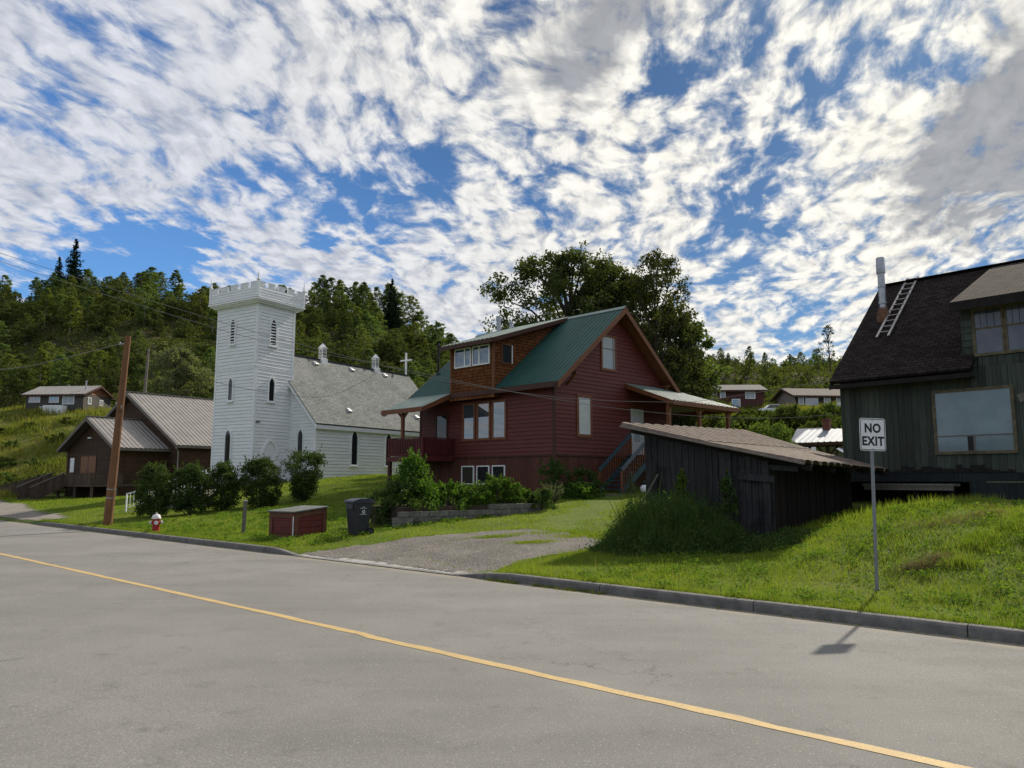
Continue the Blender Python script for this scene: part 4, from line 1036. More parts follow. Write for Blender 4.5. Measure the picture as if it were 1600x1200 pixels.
    slab(mb, (-.58, -4.08, dz(-.58)), (-.58, -E_ - .12, dz(-.58)), (4.3, -E_ - .12, dz(4.3) - .02), (4.3, -4.08, dz(4.3) - .02), .12)
    dr = mb.build('dormer_roof', M['pale_shingle'], r)
    mb = MB(); mb.box(-.62, -E_ - .1, dz(-.58) - .32, -.585, -4.06, dz(-.58) - .02)
    mb.extrude([(-.58, -4.06, dz(-.58) - .02), (4.2, -4.06, dz(4.2) - .02), (4.2, -4.06, dz(4.2) - .22), (-.58, -4.06, dz(-.58) - .30)], (0, -.04, 0)); mb.build('fascia', M['black_wood'], dr)
    mb = MB(); lap(mb, Pl((0, -4.19, 0), (1, 0, 0), (0, 1, 0)), [(0, 4.5), (3.7, 8.3), (0, 6.6)], .23, .02); mb.build('dormer_cheek', M['teal_plank'], r)
    wt = M['weather_trim']
    f = win_rect(F, -5.47, -3.25, 1.72, 3.68, r, wt, M['glass_curtain'], .10, .05, name='picture_window')
    mb = MB(); mb.bar(F(-5.46, 2.23, .055), F(-3.26, 2.23, .055), .03, .03); mb.bar(F(-4.36, 1.73, .052), F(-4.36, 2.2, .052), .05, .03); mb.build('sash_bar', M['post_grey'], f)
    mb = MB(); mb.face([F(-4.34, 1.73, .049), F(-4.16, 1.73, .049), F(-4.16, 2.2, .049), F(-4.34, 2.2, .049)]); mb.build('curtain_gap', M['black'], f)
    for a in (-5.38, -6.30, -7.22):
        f = win_rect(F, a, a + .76, 4.88, 6.30, r, wt, M['glass_net'], .09, .05, base=.01, h=[5.70], vw=.06, name='sash_window')
        mb = MB()
        for i in range(3): mb.bar(F(a + .2 + i * .2, 5.73, .036), F(a + .2 + i * .2, 6.30, .036), .012, .012)
        mb.build('lead_bar', M['black_wood'], f)
    mb = MB(); mb.bar((-.25, -5.75, 3.30), (-.55, -8.4, 4.15), .06, .26); mb.build('porch_brace', M['post_grey'], r)
    # stove pipe
    px_, py_ = 2.5, -.72; z0 = zt(px_)
    mb = MB(); mb.lathe((px_, py_, z0 - .25), [(.26, 0), (.235, .35), (.16, .62)], 16); cp = mb.build('pipe_flashing', M['rust'], r, smooth=True)
    mb = MB(); mb.lathe((px_, py_, z0 + .3), [(.12, 0), (.12, .22), (.15, .23), (.15, .32), (.13, .33), (.13, .88), (.15, .89), (.15, .94), (.13, .95)], 18)
    mb.lathe((px_, py_, z0 + 1.25), [(.13, 0), (.13, .52)], 18); p = mb.build('stove_pipe', M['steel'], r, smooth=True)
    mb = MB(); mb.lathe((px_, py_, z0 + 1.75), [(.155, 0), (.165, .04), (.155, .60), (.14, .64)], 18); mb.build('pipe_cap', M['steel'], p, smooth=True)
    return r, zt
gh, gzt = green_house()
# ladder lying on the roof, hooked over the ridge
def ladder():
    t_ = thing('ladder', 'long aluminium ladder lying on the dark shingle roof beside the stove pipe', 'ladder', gh.location, R(42))
    lo, hi = 1.30, 4.50
    def on(x, y, d=.10): return Vector((x - .66 * d, y, gzt(x) + .75 * d))
    for s in (0, 1):
        mb = MB(); a = on(lo, -.93 - .42 * s); b = on(hi, -.93 - .40 * s); d = (b - a).normalized()
        mb.bar(a, b + d * .22, .045, .085, up=(0, 1, 0)); mb.bar(b + d * .2, b + d * .1 + Vector((.28, 0, .0)), .045, .06); mb.build('rail', M['alu'], t_)
    for i in range(11):
        x = lo + .25 + i * (hi - lo - .3) / 10
        mb = MB(); mb.tube([on(x, -.93), on(x, -1.35 + .02 * i / 10)], .022, 6); mb.build('rung', M['alu'], t_)
ladder()

# ================================================================== SHED
def shed():
    r = thing('old_shed', 'low old plank shed with a sloping rusty corrugated roof', 'shed', (6.93, 18.26, 0), R(54))
    A, B_, C_, D_ = (0, 4.87, 3.60), (0, 0, 2.51), (10.1, .05, 2.40), (10.1, 4.87, 3.92)
    def zr(x, y):
        f = x / 10.1; g = y / 4.87
        return (1 - f) * ((1 - g) * B_[2] + g * A[2]) + f * ((1 - g) * C_[2] + g * D_[2])
    mb = MB()
    n = 15; prof_ = []
    for i in range(n * 8 + 1):
        x = 10.1 * i / (n * 8); h = (0, .10, .115, .115, .115, .11, .10, .03)[i % 8]; rag = .05 * math.sin(i // 16 * 7.3) + .03 * math.sin((i // 4) * 3.1)
        prof_.append((x, h, rag if i > 7 else 0))
    for g0, g1 in ((0, .5), (.5, 1)):
        P = []
        for (g, e) in ((g0, 1 if g0 == 0 else 0), (g1, 0)):
            for x, h, rag in prof_:
                y = 4.87 * g - (rag if (g == 0) else 0); lift = .015 if g0 else 0
                P.append((x, y, zr(x, 4.87 * g) + h - .04 + lift - .06 * math.sin(math.pi * g) * .6))
        m_ = len(prof_); mb.shared(P, [(i, i + 1, m_ + i + 1, m_ + i) for i in range(m_ - 1)])
    rf = mb.build('roof', M['shed_metal'], r)
    mb = MB()
    mb.extrude([(-.02, .02, zr(0, 0) - .01), (-.02, 4.89, zr(0, 4.87) - .01), (-.02, 4.89, zr(0, 4.87) - .05), (-.02, .02, zr(0, 0) - .05)], (.03, 0, 0))
    mb.build('edge_board', M['pole_grey'], rf)
    mb = MB()
    for x in (.5, 2.7, 5, 7.3, 9.6): mb.bar((x, -.02, zr(x, 0) - .13), (x, 4.8, zr(x, 4.8) - .13), .07, .13)
    for y in (.9, 2.6, 4.2): mb.bar((.0, y, zr(0, y) - .05), (10, y, zr(10, y) - .05), .09, .04)
    mb.build('rafter', M['black_wood'], rf)
    F = Pl((.5, 0, 0), (0, 1, 0), (-1, 0, 0)); S = Pl((0, 1.13, 0), (1, 0, 0), (0, -1, 0)); K = Pl((0, 4.36, 0), (1, 0, 0), (0, 1, 0)); E = Pl((9.6, 0, 0), (0, 1, 0), (1, 0, 0))
    mb = MB(); boards(mb, F, [(1.13, 0.), (4.36, .4), (4.36, zr(.5, 4.36) - .16), (1.13, zr(.5, 1.13) - .16)], .17, .012, .03, .025)
    boards(mb, K, [(.5, .4), (9.6, .6), (9.6, zr(9.6, 4.36) - .16), (.5, zr(.5, 4.36) - .16)], .2, .012, .02, .025)
    mb.build('plank_wall', M['old_plank'], r)
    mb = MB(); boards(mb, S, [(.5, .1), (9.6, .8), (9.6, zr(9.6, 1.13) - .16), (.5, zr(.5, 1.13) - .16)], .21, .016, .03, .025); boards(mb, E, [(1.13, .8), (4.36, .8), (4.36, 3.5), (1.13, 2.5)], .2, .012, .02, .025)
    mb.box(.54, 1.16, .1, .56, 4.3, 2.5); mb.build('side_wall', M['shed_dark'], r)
    for y, x in ((1.06, .43), (1.06, .72)):
        mb = MB(); mb.box(x - .07, y - .07, 0, x + .07, y + .07, zr(.5, 1.) - .16); mb.build('corner_post', M['old_plank'], r)
    mb = MB(); mb.bar((.36, .85, 2.12), (.36, 1.75, 2.20), .10, .16); mb.bar((.45, .3, 2.36), (.45, 1.2, 2.44), .1, .12); mb.build('wall_plate', M['old_plank'], r)
shed()
t_ = MB(); fx = Matrix.Translation((6.93, 18.26, 0)) @ Matrix.Rotation(R(54), 4, 'Z')
p0, p1 = fx @ Vector((-.25, 4.62, .75)), fx @ Vector((.40, 3.98, 2.25))
t_.bar(p0, p1, .05, .03); tag(t_.build('leaning_stick', M['post_grey']), 'thin grey stick leaning against the left end of the plank shed', 'stick')

# ================================================================== LOG HALL
def hall():
    r = thing('log_hall', 'dark log hall with two tan metal gable roofs and a grey deck at its doors', 'hall', (-33.55, 66, .8), R(54))
    lg = M['log']
    F = Pl((0, 0, 0), (0, 1, 0), (-1, 0, 0)); S = Pl((0, 0, 0), (1, 0, 0), (0, -1, 0)); S2 = Pl((0, 9.4, 0), (1, 0, 0), (0, 1, 0))
    k = .54; yc = 4.75; az = 6.9; zf = lambda y: az - k * abs(y - yc)
    mb = MB(); gab = [(0, -.7), (9.4, -.7), (9.4, zf(0) - .15), (yc, az - .15), (0, zf(0) - .15)]
    lap(mb, F, gab, .2, .05)
    for f in (S, S2): lap(mb, f, [(0, -.7), (4.3, -.7), (4.3, zf(0) - .12), (0, zf(0) - .12)], .2, .05)
    X2 = 4.25; yc2, az2, k2 = 6.8, 9.65, .572; zr = lambda y: az2 - k2 * abs(y - yc2)
    RF = Pl((X2, 0, 0), (0, 1, 0), (-1, 0, 0)); g2 = [(-1.9, -.7), (15.5, -.7), (15.5, zr(-1.9) - .15), (yc2, az2 - .15), (-1.9, zr(-1.9) - .15)]
    lap(mb, RF, g2, .2, .05); lap(mb, Pl((X2 + 12, 0, 0), (0, 1, 0), (1, 0, 0)), g2, .2, .05)
    for f in (Pl((0, -1.9, 0), (1, 0, 0), (0, -1, 0)), Pl((0, 15.5, 0), (1, 0, 0), (0, 1, 0))): lap(mb, f, [(X2, -.7), (X2 + 12, -.7), (X2 + 12, zr(-1.9) - .12), (X2, zr(-1.9) - .12)], .2, .05)
    w = mb.build('log_wall', lg, r)
    for q in ((-.07, -.07, -.7, .14, .14, 4.3), (-.07, 9.26, -.7, .14, 9.47, 4.3), (X2 - .07, -1.97, -.7, X2 + .14, -1.76, 4.5)): mb = MB(); mb.box(*q); mb.build('corner_log', lg, w)
    def gable_roof(x0, x1, y0, y1, yc, f, name):
        mb = MB()
        corr(mb, (x0, y0, f(y0)), (x1, y0, f(y0)), (x1, yc, f(yc)), (x0, yc, f(yc)), .42, .045, .28)
        corr(mb, (x1, y1, f(y1)), (x0, y1, f(y1)), (x0, yc, f(yc)), (x1, yc, f(yc)), .42, .045, .28)
        rf = mb.build(name, M['hall_metal'], r)
        mb = MB()
        for ye in (y0, y1):
            mb.extrude([(x0 - .03, ye, f(ye) - .01), (x0 - .03, yc, f(yc) - .01), (x0 - .03, yc, f(yc) - .36), (x0 - .03, ye, f(ye) - .30)], (.05, 0, 0))
            mb.box(x0, ye - .04, f(ye) - .24, x1, ye + .04, f(ye) - .02)
            mb.extrude([(x0, ye, f(ye) - .05), (x1, ye, f(ye) - .05), (x1, yc, f(yc) - .05), (x0, yc, f(yc) - .05)], (0, 0, -.06))
        mb.build('fascia', M['hall_trim'], rf)
        mb = MB(); mb.bar((x0, yc, f(yc) + .06), (x1, yc, f(yc) + .06), .36, .05); mb.build('ridge_cap', M['hall_metal'], rf)
    gable_roof(-.8, X2 - .02, -.55, 9.95, yc, zf, 'porch_roof'); gable_roof(X2 - .55, X2 + 12.5, -2.45, 16.05, yc2, zr, 'main_roof')
    d = win_rect(F, 4.05, 6.85, .95, 3.42, r, M['dark_trim'], M['door_orange'], .12, .05, v=[5.45], vw=.05, name='double_door')
    mb = MB()
    for y in (5.33, 5.57): mb.bar(F(y, 2.0, .05), F(y, 2.25, .1), .04)
    mb.build('handle', M['steel'], d)
    mb = MB(); mb.extrude([F(8.0, 2.0, .09), F(8.75, 2.0, .09), F(8.75, 3.3, .09), F(8.0, 3.3, .09)], (.03, 0, 0)); mb.build('notice_board', M['trim_white'], r)
    mb = MB(); mb.bar(F(5.15, 5.05, .08), F(5.65, 5.05, .08), .12, .12); mb.build('wall_lamp', M['trim_white'], r)
    for x, y, zt in ((-.12, -.12, 4.0), (X2 - .12, -2.05, 4.1)):
        mb = MB(); mb.tube([(x - .5 if x > 0 else x - .55, y - .35, zt), (x - .1, y - .05, zt - .3), (x - .05, y - .02, -.3)], .055, 8); mb.build('downpipe', M['hall_metal'], r)
    mb = MB(); mb.box(-.10, -.10, -.3, 4.2, -.055, -.08); mb.box(.0, -.11, .82, 4.2, -.055, .9); mb.build('base_board', M['hall_trim'], r)
    mb = MB(); mb.lathe((2.5, 5.6, 6.4), [(.22, 0), (.22, 1.9), (.34, 1.92), (.34, 2.06), (.1, 2.14)], 14); mb.build('chimney_flue', M['steel'], r)
    # deck with closed railing, stair and ramp
    dg = M['deck_grey']; dz = .90
    mb = MB(); mb.box(-2.7, -.9, dz - .16, -.06, 8.4, dz); mb.build('deck', dg, r)
    mb = MB()
    for y in (-.7, 2.2, 5.2, 8.2): mb.box(-2.6, y - .09, -1.2, -2.42, y + .09, dz - .162)
    mb.build('deck_support', dg, r)
    def closed_rail(p, q, h0=0., h1=1.08, name='railing', sp=.17):
        mb = MB(); p, q = Vector(p), Vector(q); n = max(1, int((q - p).length / sp)); up = Vector((0, 0, 1)); d = (q - p).normalized()
        for i in range(n):
            a = p.lerp(q, (i + .5) / n); mb.bar(a + up * h0, a + up * (h1 - .05), .14, .03, up=d.cross(up) if abs(d.z) < .9 else (1, 0, 0))
        mb.bar(p + up * h1, q + up * h1, .12, .05); return mb.build(name, dg, r)
    closed_rail((-2.68, -.88, dz - .1), (-2.68, 3.6, dz - .1)); closed_rail((-.1, -.88, dz - .1), (-2.68, -.88, dz - .1))
    # stair down towards the road from the left half of the deck
    for i in range(6):
        mb = MB(); mb.box(-2.72 - .34 * (i + 1), 4.0, dz - .19 * (i + 1) - .06, -2.72 - .34 * i, 6.0, dz - .19 * (i + 1)); mb.build('stair_tread', dg, r)
    for y in (3.75, 6.2):
        mb = MB(); n = 15
        for i in range(n):
            f = (i + .5) / n; x = -2.72 - 2.6 * f; z = dz + 1.0 - 1.25 * f
            mb.bar((x, y, z - 1.25), (x, y, z), .15, .03, up=(0, 1, 0))
        mb.build('stair_railing', dg, r)
        mb = MB(); mb.bar((-2.66, y, dz + 1.06), (-5.4, y, dz - .22), .13, .06); mb.build('stair_handrail', M['post_grey'], r)
    mb = MB(); mb.extrude([(-2.6, 6.4, dz - .15), (-1.0, 6.4, dz - .15), (-1.0, 20, -.75), (-2.6, 20, -.75)], (0, 0, .14)); mb.build('ramp', dg, r)
    for x in (-2.6, -1.0): closed_rail((x, 6.35, dz - .15), (x, 20, -.75), -.1, 1.15, 'ramp_railing', .2)
hall()
# ================================================================== HOUSES ON THE BENCH
def ranch(name, label, loc, rz, W_, D_, H_, rise, wallm, roofm, gablem, wins, trim='dark_trim', ov=.5, rib=False):
    """long low house, ridge along local x, front at y = 0 facing -y"""
    r = thing(name, label, 'house', loc, rz)
    F = Pl((0, 0, 0), (1, 0, 0), (0, -1, 0)); K = Pl((0, D_, 0), (1, 0, 0), (0, 1, 0)); A = Pl((0, 0, 0), (0, 1, 0), (-1, 0, 0)); B_ = Pl((W_, 0, 0), (0, 1, 0), (1, 0, 0))
    mb = MB()
    for f in (F, K): lap(mb, f, [(0, -1), (W_, -1), (W_, H_), (0, H_)], .25, .02)
    g = [(0, -1), (D_, -1), (D_, H_), (0, H_)]
    for f in (A, B_): lap(mb, f, g, .25, .02)
    mb.build('wall', wallm, r)
    for f in (A, B_): mb = MB(); lap(mb, f, [(0, H_), (D_, H_), (D_ / 2, H_ + rise - .1)], .25, .02); mb.build('gable', gablem, r)
    k = rise / (D_ / 2); zt = lambda y: H_ + rise - k * abs(y - D_ / 2) + .06
    mb = MB(); fn = (lambda *q: corr(mb, *q, .5, .04)) if rib else (lambda *q: slab(mb, *q, .1))
    fn((-ov, -ov, zt(-ov)), (W_ + ov, -ov, zt(-ov)), (W_ + ov, D_ / 2, zt(D_ / 2)), (-ov, D_ / 2, zt(D_ / 2)))
    fn((W_ + ov, D_ + ov, zt(D_ + ov)), (-ov, D_ + ov, zt(D_ + ov)), (-ov, D_ / 2, zt(D_ / 2)), (W_ + ov, D_ / 2, zt(D_ / 2)))
    rf = mb.build('roof', roofm, r)
    mb = MB()
    for y in (-ov, D_ + ov): mb.box(-ov, y - .03, zt(y) - .25, W_ + ov, y + .03, zt(y) - .06)
    for x in (-ov - .02, W_ + ov - .02):
        for s in (-1, 1):
            ye = D_ / 2 + s * (D_ / 2 + ov); mb.extrude([(x, ye, zt(ye) - .05), (x, D_ / 2, zt(D_ / 2) - .05), (x, D_ / 2, zt(D_ / 2) - .3), (x, ye, zt(ye) - .25)], (.05, 0, 0))
    mb.build('fascia', M[trim], rf)
    for (pl, a, b, c, d, kind) in wins:
        f = {'F': F, 'A': A, 'B': B_}[pl]
        win_rect(f, a, b, c, d, r, M['trim_white'] if kind != 'dark' else M[trim], M['glass_pale'] if kind == 'pale' else (M['white'] if kind == 'white' else M['glass_sky']), .09, .05, v=[(a + b) / 2] if b - a > 1.1 else [], name='window' if kind != 'door' else 'door')
    return r, zt
BR = mat('dark_red_brown_wall', (.085, .030, .026), (.06, .022, .02), 2, .75, .1)
GB = mat('grey_brown_wall', (.085, .078, .070), (.06, .055, .05), 2, .75, .1)
OR = mat('orange_gable_wood', (.26, .10, .05), (.19, .075, .038), 2, .7, .1)
BG = mat('beige_wall', (.30, .28, .25), (.25, .23, .21), 2, .75, .1)
DB = mat('near_black_wall', (.045, .035, .032), (.03, .025, .022), 2, .75, .1)
RG = mat('grey_roof_felt', (.13, .125, .12), (.09, .088, .085), 3, .9, .2); RB = mat('brown_roof_felt', (.115, .098, .085), (.08, .068, .06), 3, .9, .2)
h1, z1 = ranch('hill_house', 'low grey brown house with orange gable on the left slope above the log hall', (-68.2, 107.2, 11.95), R(-6), 8.6, 6.2, 2.15, 1.35, GB, M['hall_metal'], OR,
      [('F', .55, 2.1, 1.0, 1.65, 'w'), ('F', 3.6, 4.9, .95, 2.0, 'sky'), ('F', 5.6, 7.2, .7, 1.95, 'pale'), ('F', 2.0, 3.0, -.35, .4, 'dark'), ('B', 1.0, 1.6, .8, 1.6, 'pale'), ('B', 3.6, 4.2, .8, 1.5, 'pale')], rib=True)
mb = MB(); mb.lathe((7.9, 1.4, 2.6), [(.10, 0), (.10, 1.3), (.14, 1.31), (.14, 1.5)], 10); mb.build('chimney_flue', M['steel'], h1)
mb = MB(); mb.lathe((4.4, 2.6, 3.3), [(.06, 0), (.06, .45)], 8); mb.build('vent_pipe', M['steel'], h1)
h2, _ = ranch('hill_house', 'two storey dark red brown house on the bench to the right of the tall birch', (27.2, 107, 12.3), R(-3), 8.0, 7, 2.35, 1.05, BR, RG, BR,
      [('F', .3, 1.0, 1.25, 1.95, 'pale'), ('F', 2.0, 2.6, 1.25, 1.95, 'pale'), ('F', 5.5, 6.7, 1.15, 1.95, 'pale'), ('F', 3.6, 4.6, -.2, .95, 'door')], ov=.45)
h3, _ = ranch('hill_house', 'long low dark bungalow with beige gable end beside the green house corner', (39.7, 107, 12.25), R(5), 12.5, 6.5, 1.75, 1.2, DB, RB, BG,
      [('F', .5, 1.1, .4, 1.45, 'pale'), ('F', 1.5, 3.2, .3, 1.45, 'sky'), ('F', 4.2, 5.0, .1, 1.45, 'pale'), ('F', 6.0, 7.2, .4, 1.45, 'pale')], ov=.6)
A3 = MB(); lap(A3, Pl((-.0, 0, 0), (0, 1, 0), (-1, 0, 0)), [(.0, -1), (6.5, -1), (6.5, 1.75), (0, 1.75)], .25, .02, .025); A3.build('end_wall', BG, h3)
mb = MB(); mb.lathe((8.2, 2.2, 2.5), [(.08, 0), (.08, .6), (.12, .61), (.12, .75)], 8); mb.build('vent_pipe', M['steel'], h3)

# tank on a pale frame in front of the left hill house
mb = MB(); mb.box(-64.2, 104.6, 10.6, -61.5, 105.8, 12.25)
tag(mb.build('storage_box', M['white'], bevel=.06), 'big plain white box standing in the grass in front of the grey brown house', 'storage box')
# silver roofed house
def silver_house():
    r = thing('silver_house', 'house with shiny silver metal roof and brick chimney between the shed and green house', 'house', (21.3, 57, 2.2), R(-38))
    sv = mat('silver_roof_metal', (.30, .325, .36), (.25, .275, .31), 1.2, .55, .02, 6, metal=.15, spec=.3)
    wood = M['log']
    mb = MB(); corr(mb, (-.4, -.6, 2.62), (9, -.6, 2.62), (9, 3.0, 3.75), (-.4, 3.0, 3.75), .42, .035, .2); corr(mb, (9, 6.6, 2.62), (-.4, 6.6, 2.62), (-.4, 3.0, 3.75), (9, 3.0, 3.75), .42, .035, .2)
    rf = mb.build('roof', sv, r)
    mb = MB(); mb.box(-.4, -.64, 2.38, 9, -.58, 2.6); mb.extrude([(-.4, -.6, 2.58), (-.4, 3, 3.7), (-.4, 6.6, 2.58), (-.4, 6.6, 2.38), (-.4, 3, 3.45), (-.4, -.6, 2.38)], (.06, 0, 0)); mb.build('fascia', wood, rf)
    F = Pl((0, 2.6, 0), (1, 0, 0), (0, -1, 0)); A = Pl((0, 0, 0), (0, 1, 0), (-1, 0, 0))
    mb = MB(); lap(mb, F, [(.4, -.5), (9, -.5), (9, 2.6), (.4, 2.6)], .25, .03); mb.build('log_wall', M['white'], r)
    mb = MB(); lap(mb, Pl((.4, 0, 0), (0, 1, 0), (-1, 0, 0)), [(2.6, -.5), (6.2, -.5), (6.2, 2.7), (2.6, 3.5)], .25, .03); lap(mb, Pl((0, 6.2, 0), (1, 0, 0), (0, 1, 0)), [(.4, -.5), (9, -.5), (9, 2.7), (.4, 2.7)], .25, .03); mb.build('wall', M['white'], r)
    for x in (.1, 2.0, 4.2, 6.4):
        mb = MB(); mb.box(x - .11, -.2, -.5, x + .11, .02, 2.4); mb.bar((x, -.1, 1.55), (x + .75, -.1, 2.36), .11, .13)
        if x > 1: mb.bar((x, -.1, 1.55), (x - .75, -.1, 2.36), .11, .13)
        mb.build('porch_post', wood, r)
    mb = MB(); mb.box(-.3, -.24, 2.30, 9, .06, 2.47); mb.build('porch_beam', wood, r)
    bk = brick_mat('brick_red', (.19, .065, .045), (.13, .045, .035), (.16, .14, .13), .22, .075, .9, bump=.3)
    mb = MB(); mb.box(.95, 2.6, 2.9, 1.45, 3.1, 4.55); mb.box(.90, 2.55, 4.40, 1.50, 3.15, 4.48); mb.build('chimney', mat('brick_red_plain', (.19, .075, .055), (.12, .05, .04), 9, .9, .3), r)
    mb = MB(); slab(mb, (-3.2, 6.3, 2.2), (-.6, 6.3, 2.2), (-.6, 9.6, 4.3), (-3.2, 9.6, 4.3), .1); slab(mb, (-.6, 12.9, 2.2), (-3.2, 12.9, 2.2), (-3.2, 9.6, 4.3), (-.6, 9.6, 4.3), .1); mb.build('wing_roof', sv, r)
    mb = MB(); mb.box(-3.0, 6.6, -.5, -.8, 12.6, 2.25); mb.build('wing_wall', M['white'], r)
silver_house()
# white tarpaulin lean-to in front of it
mb = MB(); corr(mb, (25.4, 51.5, 2.0), (29.4, 54.5, 2.0), (26.6, 57.2, 4.3), (22.8, 54.2, 4.3), .7, .06, .3); lt = tag(mb.build('lean_to_roof', M['trim_white']), 'white ribbed lean-to roof sloping down under the silver roofed house', 'lean-to')
for p, h in (((25.4, 51.5), 2.0), ((29.3, 54.4), 2.0), ((22.9, 54.3), 4.25), ((26.5, 57.1), 4.25)):
    mb = MB(); mb.box(p[0] - .06, p[1] - .06, 1.4, p[0] + .06, p[1] + .06, h); mb.build('post', M['log'], lt)

# parked cars far off on the bench
def car(loc, rz, label):
    r = thing('parked_car', label, 'car', loc, rz)
    body = mat('white_car_paint', (.72, .73, .75), None, rough=.25, spec=.5)
    sec = [(-2.15, .35, .62), (-2.1, .3, .85), (-1.3, .3, .98), (-.75, .3, 1.42), (.55, .3, 1.46), (1.25, .3, 1.0), (2.05, .3, .86), (2.2, .38, .6)]
    mb = MB(); P = []
    for x, zb, zt in sec:
        top = .62 if zt > 1.2 else .80
        P += [(x, -.84, zb), (x, -.86, min(zt, .9) - .05), (x, -top, zt), (x, top, zt), (x, .86, min(zt, .9) - .05), (x, .84, zb)]
    n = len(sec); F = [(i * 6 + k, i * 6 + (k + 1) % 6, (i + 1) * 6 + (k + 1) % 6, (i + 1) * 6 + k) for i in range(n - 1) for k in range(6)] + [tuple(range(6)), tuple((n - 1) * 6 + k for k in range(6))[::-1]]
    mb.shared(P, F); mb.build('body', body, r, smooth=True)
    mb = MB()
    for s in (-1, 1): mb.face([(-1.15, s * .855, .95), (1.05, s * .855, .95), (.5, s * .68, 1.38), (-.7, s * .68, 1.38)])
    mb.build('side_window', M['glass_dark'], r)
    for x in (-1.35, 1.35):
        for s in (-1, 1):
            mb = MB(); mb.tube([(x, s * .62, .32), (x, s * .88, .32)], .32, 16); w = mb.build('wheel', M['rubber'], r); mb = MB(); mb.tube([(x, s * .86, .32), (x, s * .89, .32)], .19, 12); mb.build('rim', M['steel'], w)
car((46.2, 103.2, 11.6), R(8), 'white car parked in front of the dark bungalow at the green house corner')
car((35.4, 103.4, 10.75), R(-4), 'white car half hidden by bushes between the two far houses')

# ================================================================== STREET FURNITURE
def sign():
    x, y = 6.08, 13.11; z = gz(x, y); yaw = R(8)
    r = thing('road_sign', 'NO EXIT road sign on a grey steel post at the kerb', 'road sign', (x, y, z), yaw)
    r.rotation_euler = (0, R(1.3), yaw)
    mb = MB(); H_ = 2.88
    P = [(-.030, .012), (-.030, 0), (-.012, -.028), (.012, -.028), (.030, 0), (.030, .012), (.010, -.012), (-.010, -.012)]
    n = len(P); V = [(a, b, -.4) for a, b in P] + [(a, b, H_ - .02) for a, b in P]
    mb.shared(V, [(i, (i + 1) % n, n + (i + 1) % n, n + i) for i in range(n)] + [tuple(range(n, 2 * n))])
    mb.box(-.04, -.03, -.05, .04, .02, .03)
    mb.build('post', M['pole_steel'], r)
    w, h, z0 = .475, .555, H_ - .57
    def rr(w, h, rad, o, zc, n=6):
        out = []
        for cx_, cz_, a0 in ((w / 2 - rad, h / 2 - rad, 0), (-w / 2 + rad, h / 2 - rad, 90), (-w / 2 + rad, -h / 2 + rad, 180), (w / 2 - rad, -h / 2 + rad, 270)):
            for i in range(n + 1): a = R(a0 + 90 * i / n); out.append((cx_ + rad * math.cos(a), o, zc + cz_ + rad * math.sin(a)))
        return out
    zc = z0 + h / 2; yf = -.034
    mb = MB(); mb.extrude(rr(w, h, .045, yf, zc), (0, .004, 0)); b = mb.build('sign_board', M['sign_white'], r)
    mb = MB(); a_, c_ = rr(w - .022, h - .022, .036, yf - .0015, zc), rr(w - .046, h - .046, .026, yf - .0015, zc)
    for i in range(len(a_)): j = (i + 1) % len(a_); mb.face([a_[i], a_[j], c_[j], c_[i]])
    mb.build('border', M['sign_black'], b)
    for txt, zz in (('NO', zc + .038), ('EXIT', zc - .182)):
        cu = bpy.data.curves.new('lettering', 'FONT'); cu.body = txt; cu.size = .208; cu.align_x = 'CENTER'; cu.offset = .008; cu.extrude = .0005; cu.space_character = 1.10
        to = bpy.data.objects.new('t', cu); COL.objects.link(to)
        bpy.context.view_layer.update()
        me = bpy.data.meshes.new_from_object(to.evaluated_get(bpy.context.evaluated_depsgraph_get())); bpy.data.objects.remove(to)
        me.materials.clear(); me.materials.append(M['sign_black'])
        o = obj('lettering', me, b, (0, yf - .002, zz)); o.rotation_euler = (R(90), 0, 0); o.scale = (.88, 1.0, 1)
    for zz in (zc + h / 2 - .035, zc - h / 2 + .03):
        mb = MB(); mb.tube([(0, yf, zz), (0, yf - .008, zz)], .011, 8); mb.build('bolt', M['steel'], b)
sign()

def hydrant():
    x, y = -13.45, 29.45; z = gz(x, y)
    r = thing('fire_hydrant', 'red fire hydrant with white cap and white nozzle caps on the lawn', 'fire hydrant', (x, y, z - .02), R(25))
    mb = MB(); mb.lathe((0, 0, 0), [(.17, 0), (.17, .05), (.125, .06), (.125, .46), (.15, .47), (.15, .50)], 18); mb.build('barrel', M['hydrant_red'], r, smooth=True)
    mb = MB(); mb.lathe((0, 0, .50), [(.165, 0), (.165, .05), (.15, .07), (.13, .13), (.09, .16), (.035, .17), (.035, .22), (.03, .225)], 18); mb.build('bonnet', M['hydrant_white'], r, smooth=True)
    for d, rad in (((0, -1, 0), .075), ((-1, 0, 0), .065), ((1, 0, 0), .065)):
        d = Vector(d); c = Vector((0, 0, .36))
        mb = MB(); mb.tube([c + d * .10, c + d * .17], rad * .8, 14); nz_ = mb.build('nozzle', M['hydrant_red'], r, smooth=True)
        mb = MB(); mb.tube([c + d * .165, c + d * .225], rad, 14); mb.tube([c + d * .22, c + d * .255], .022, 6); mb.build('nozzle_cap', M['hydrant_white'], nz_, smooth=True)
hydrant()

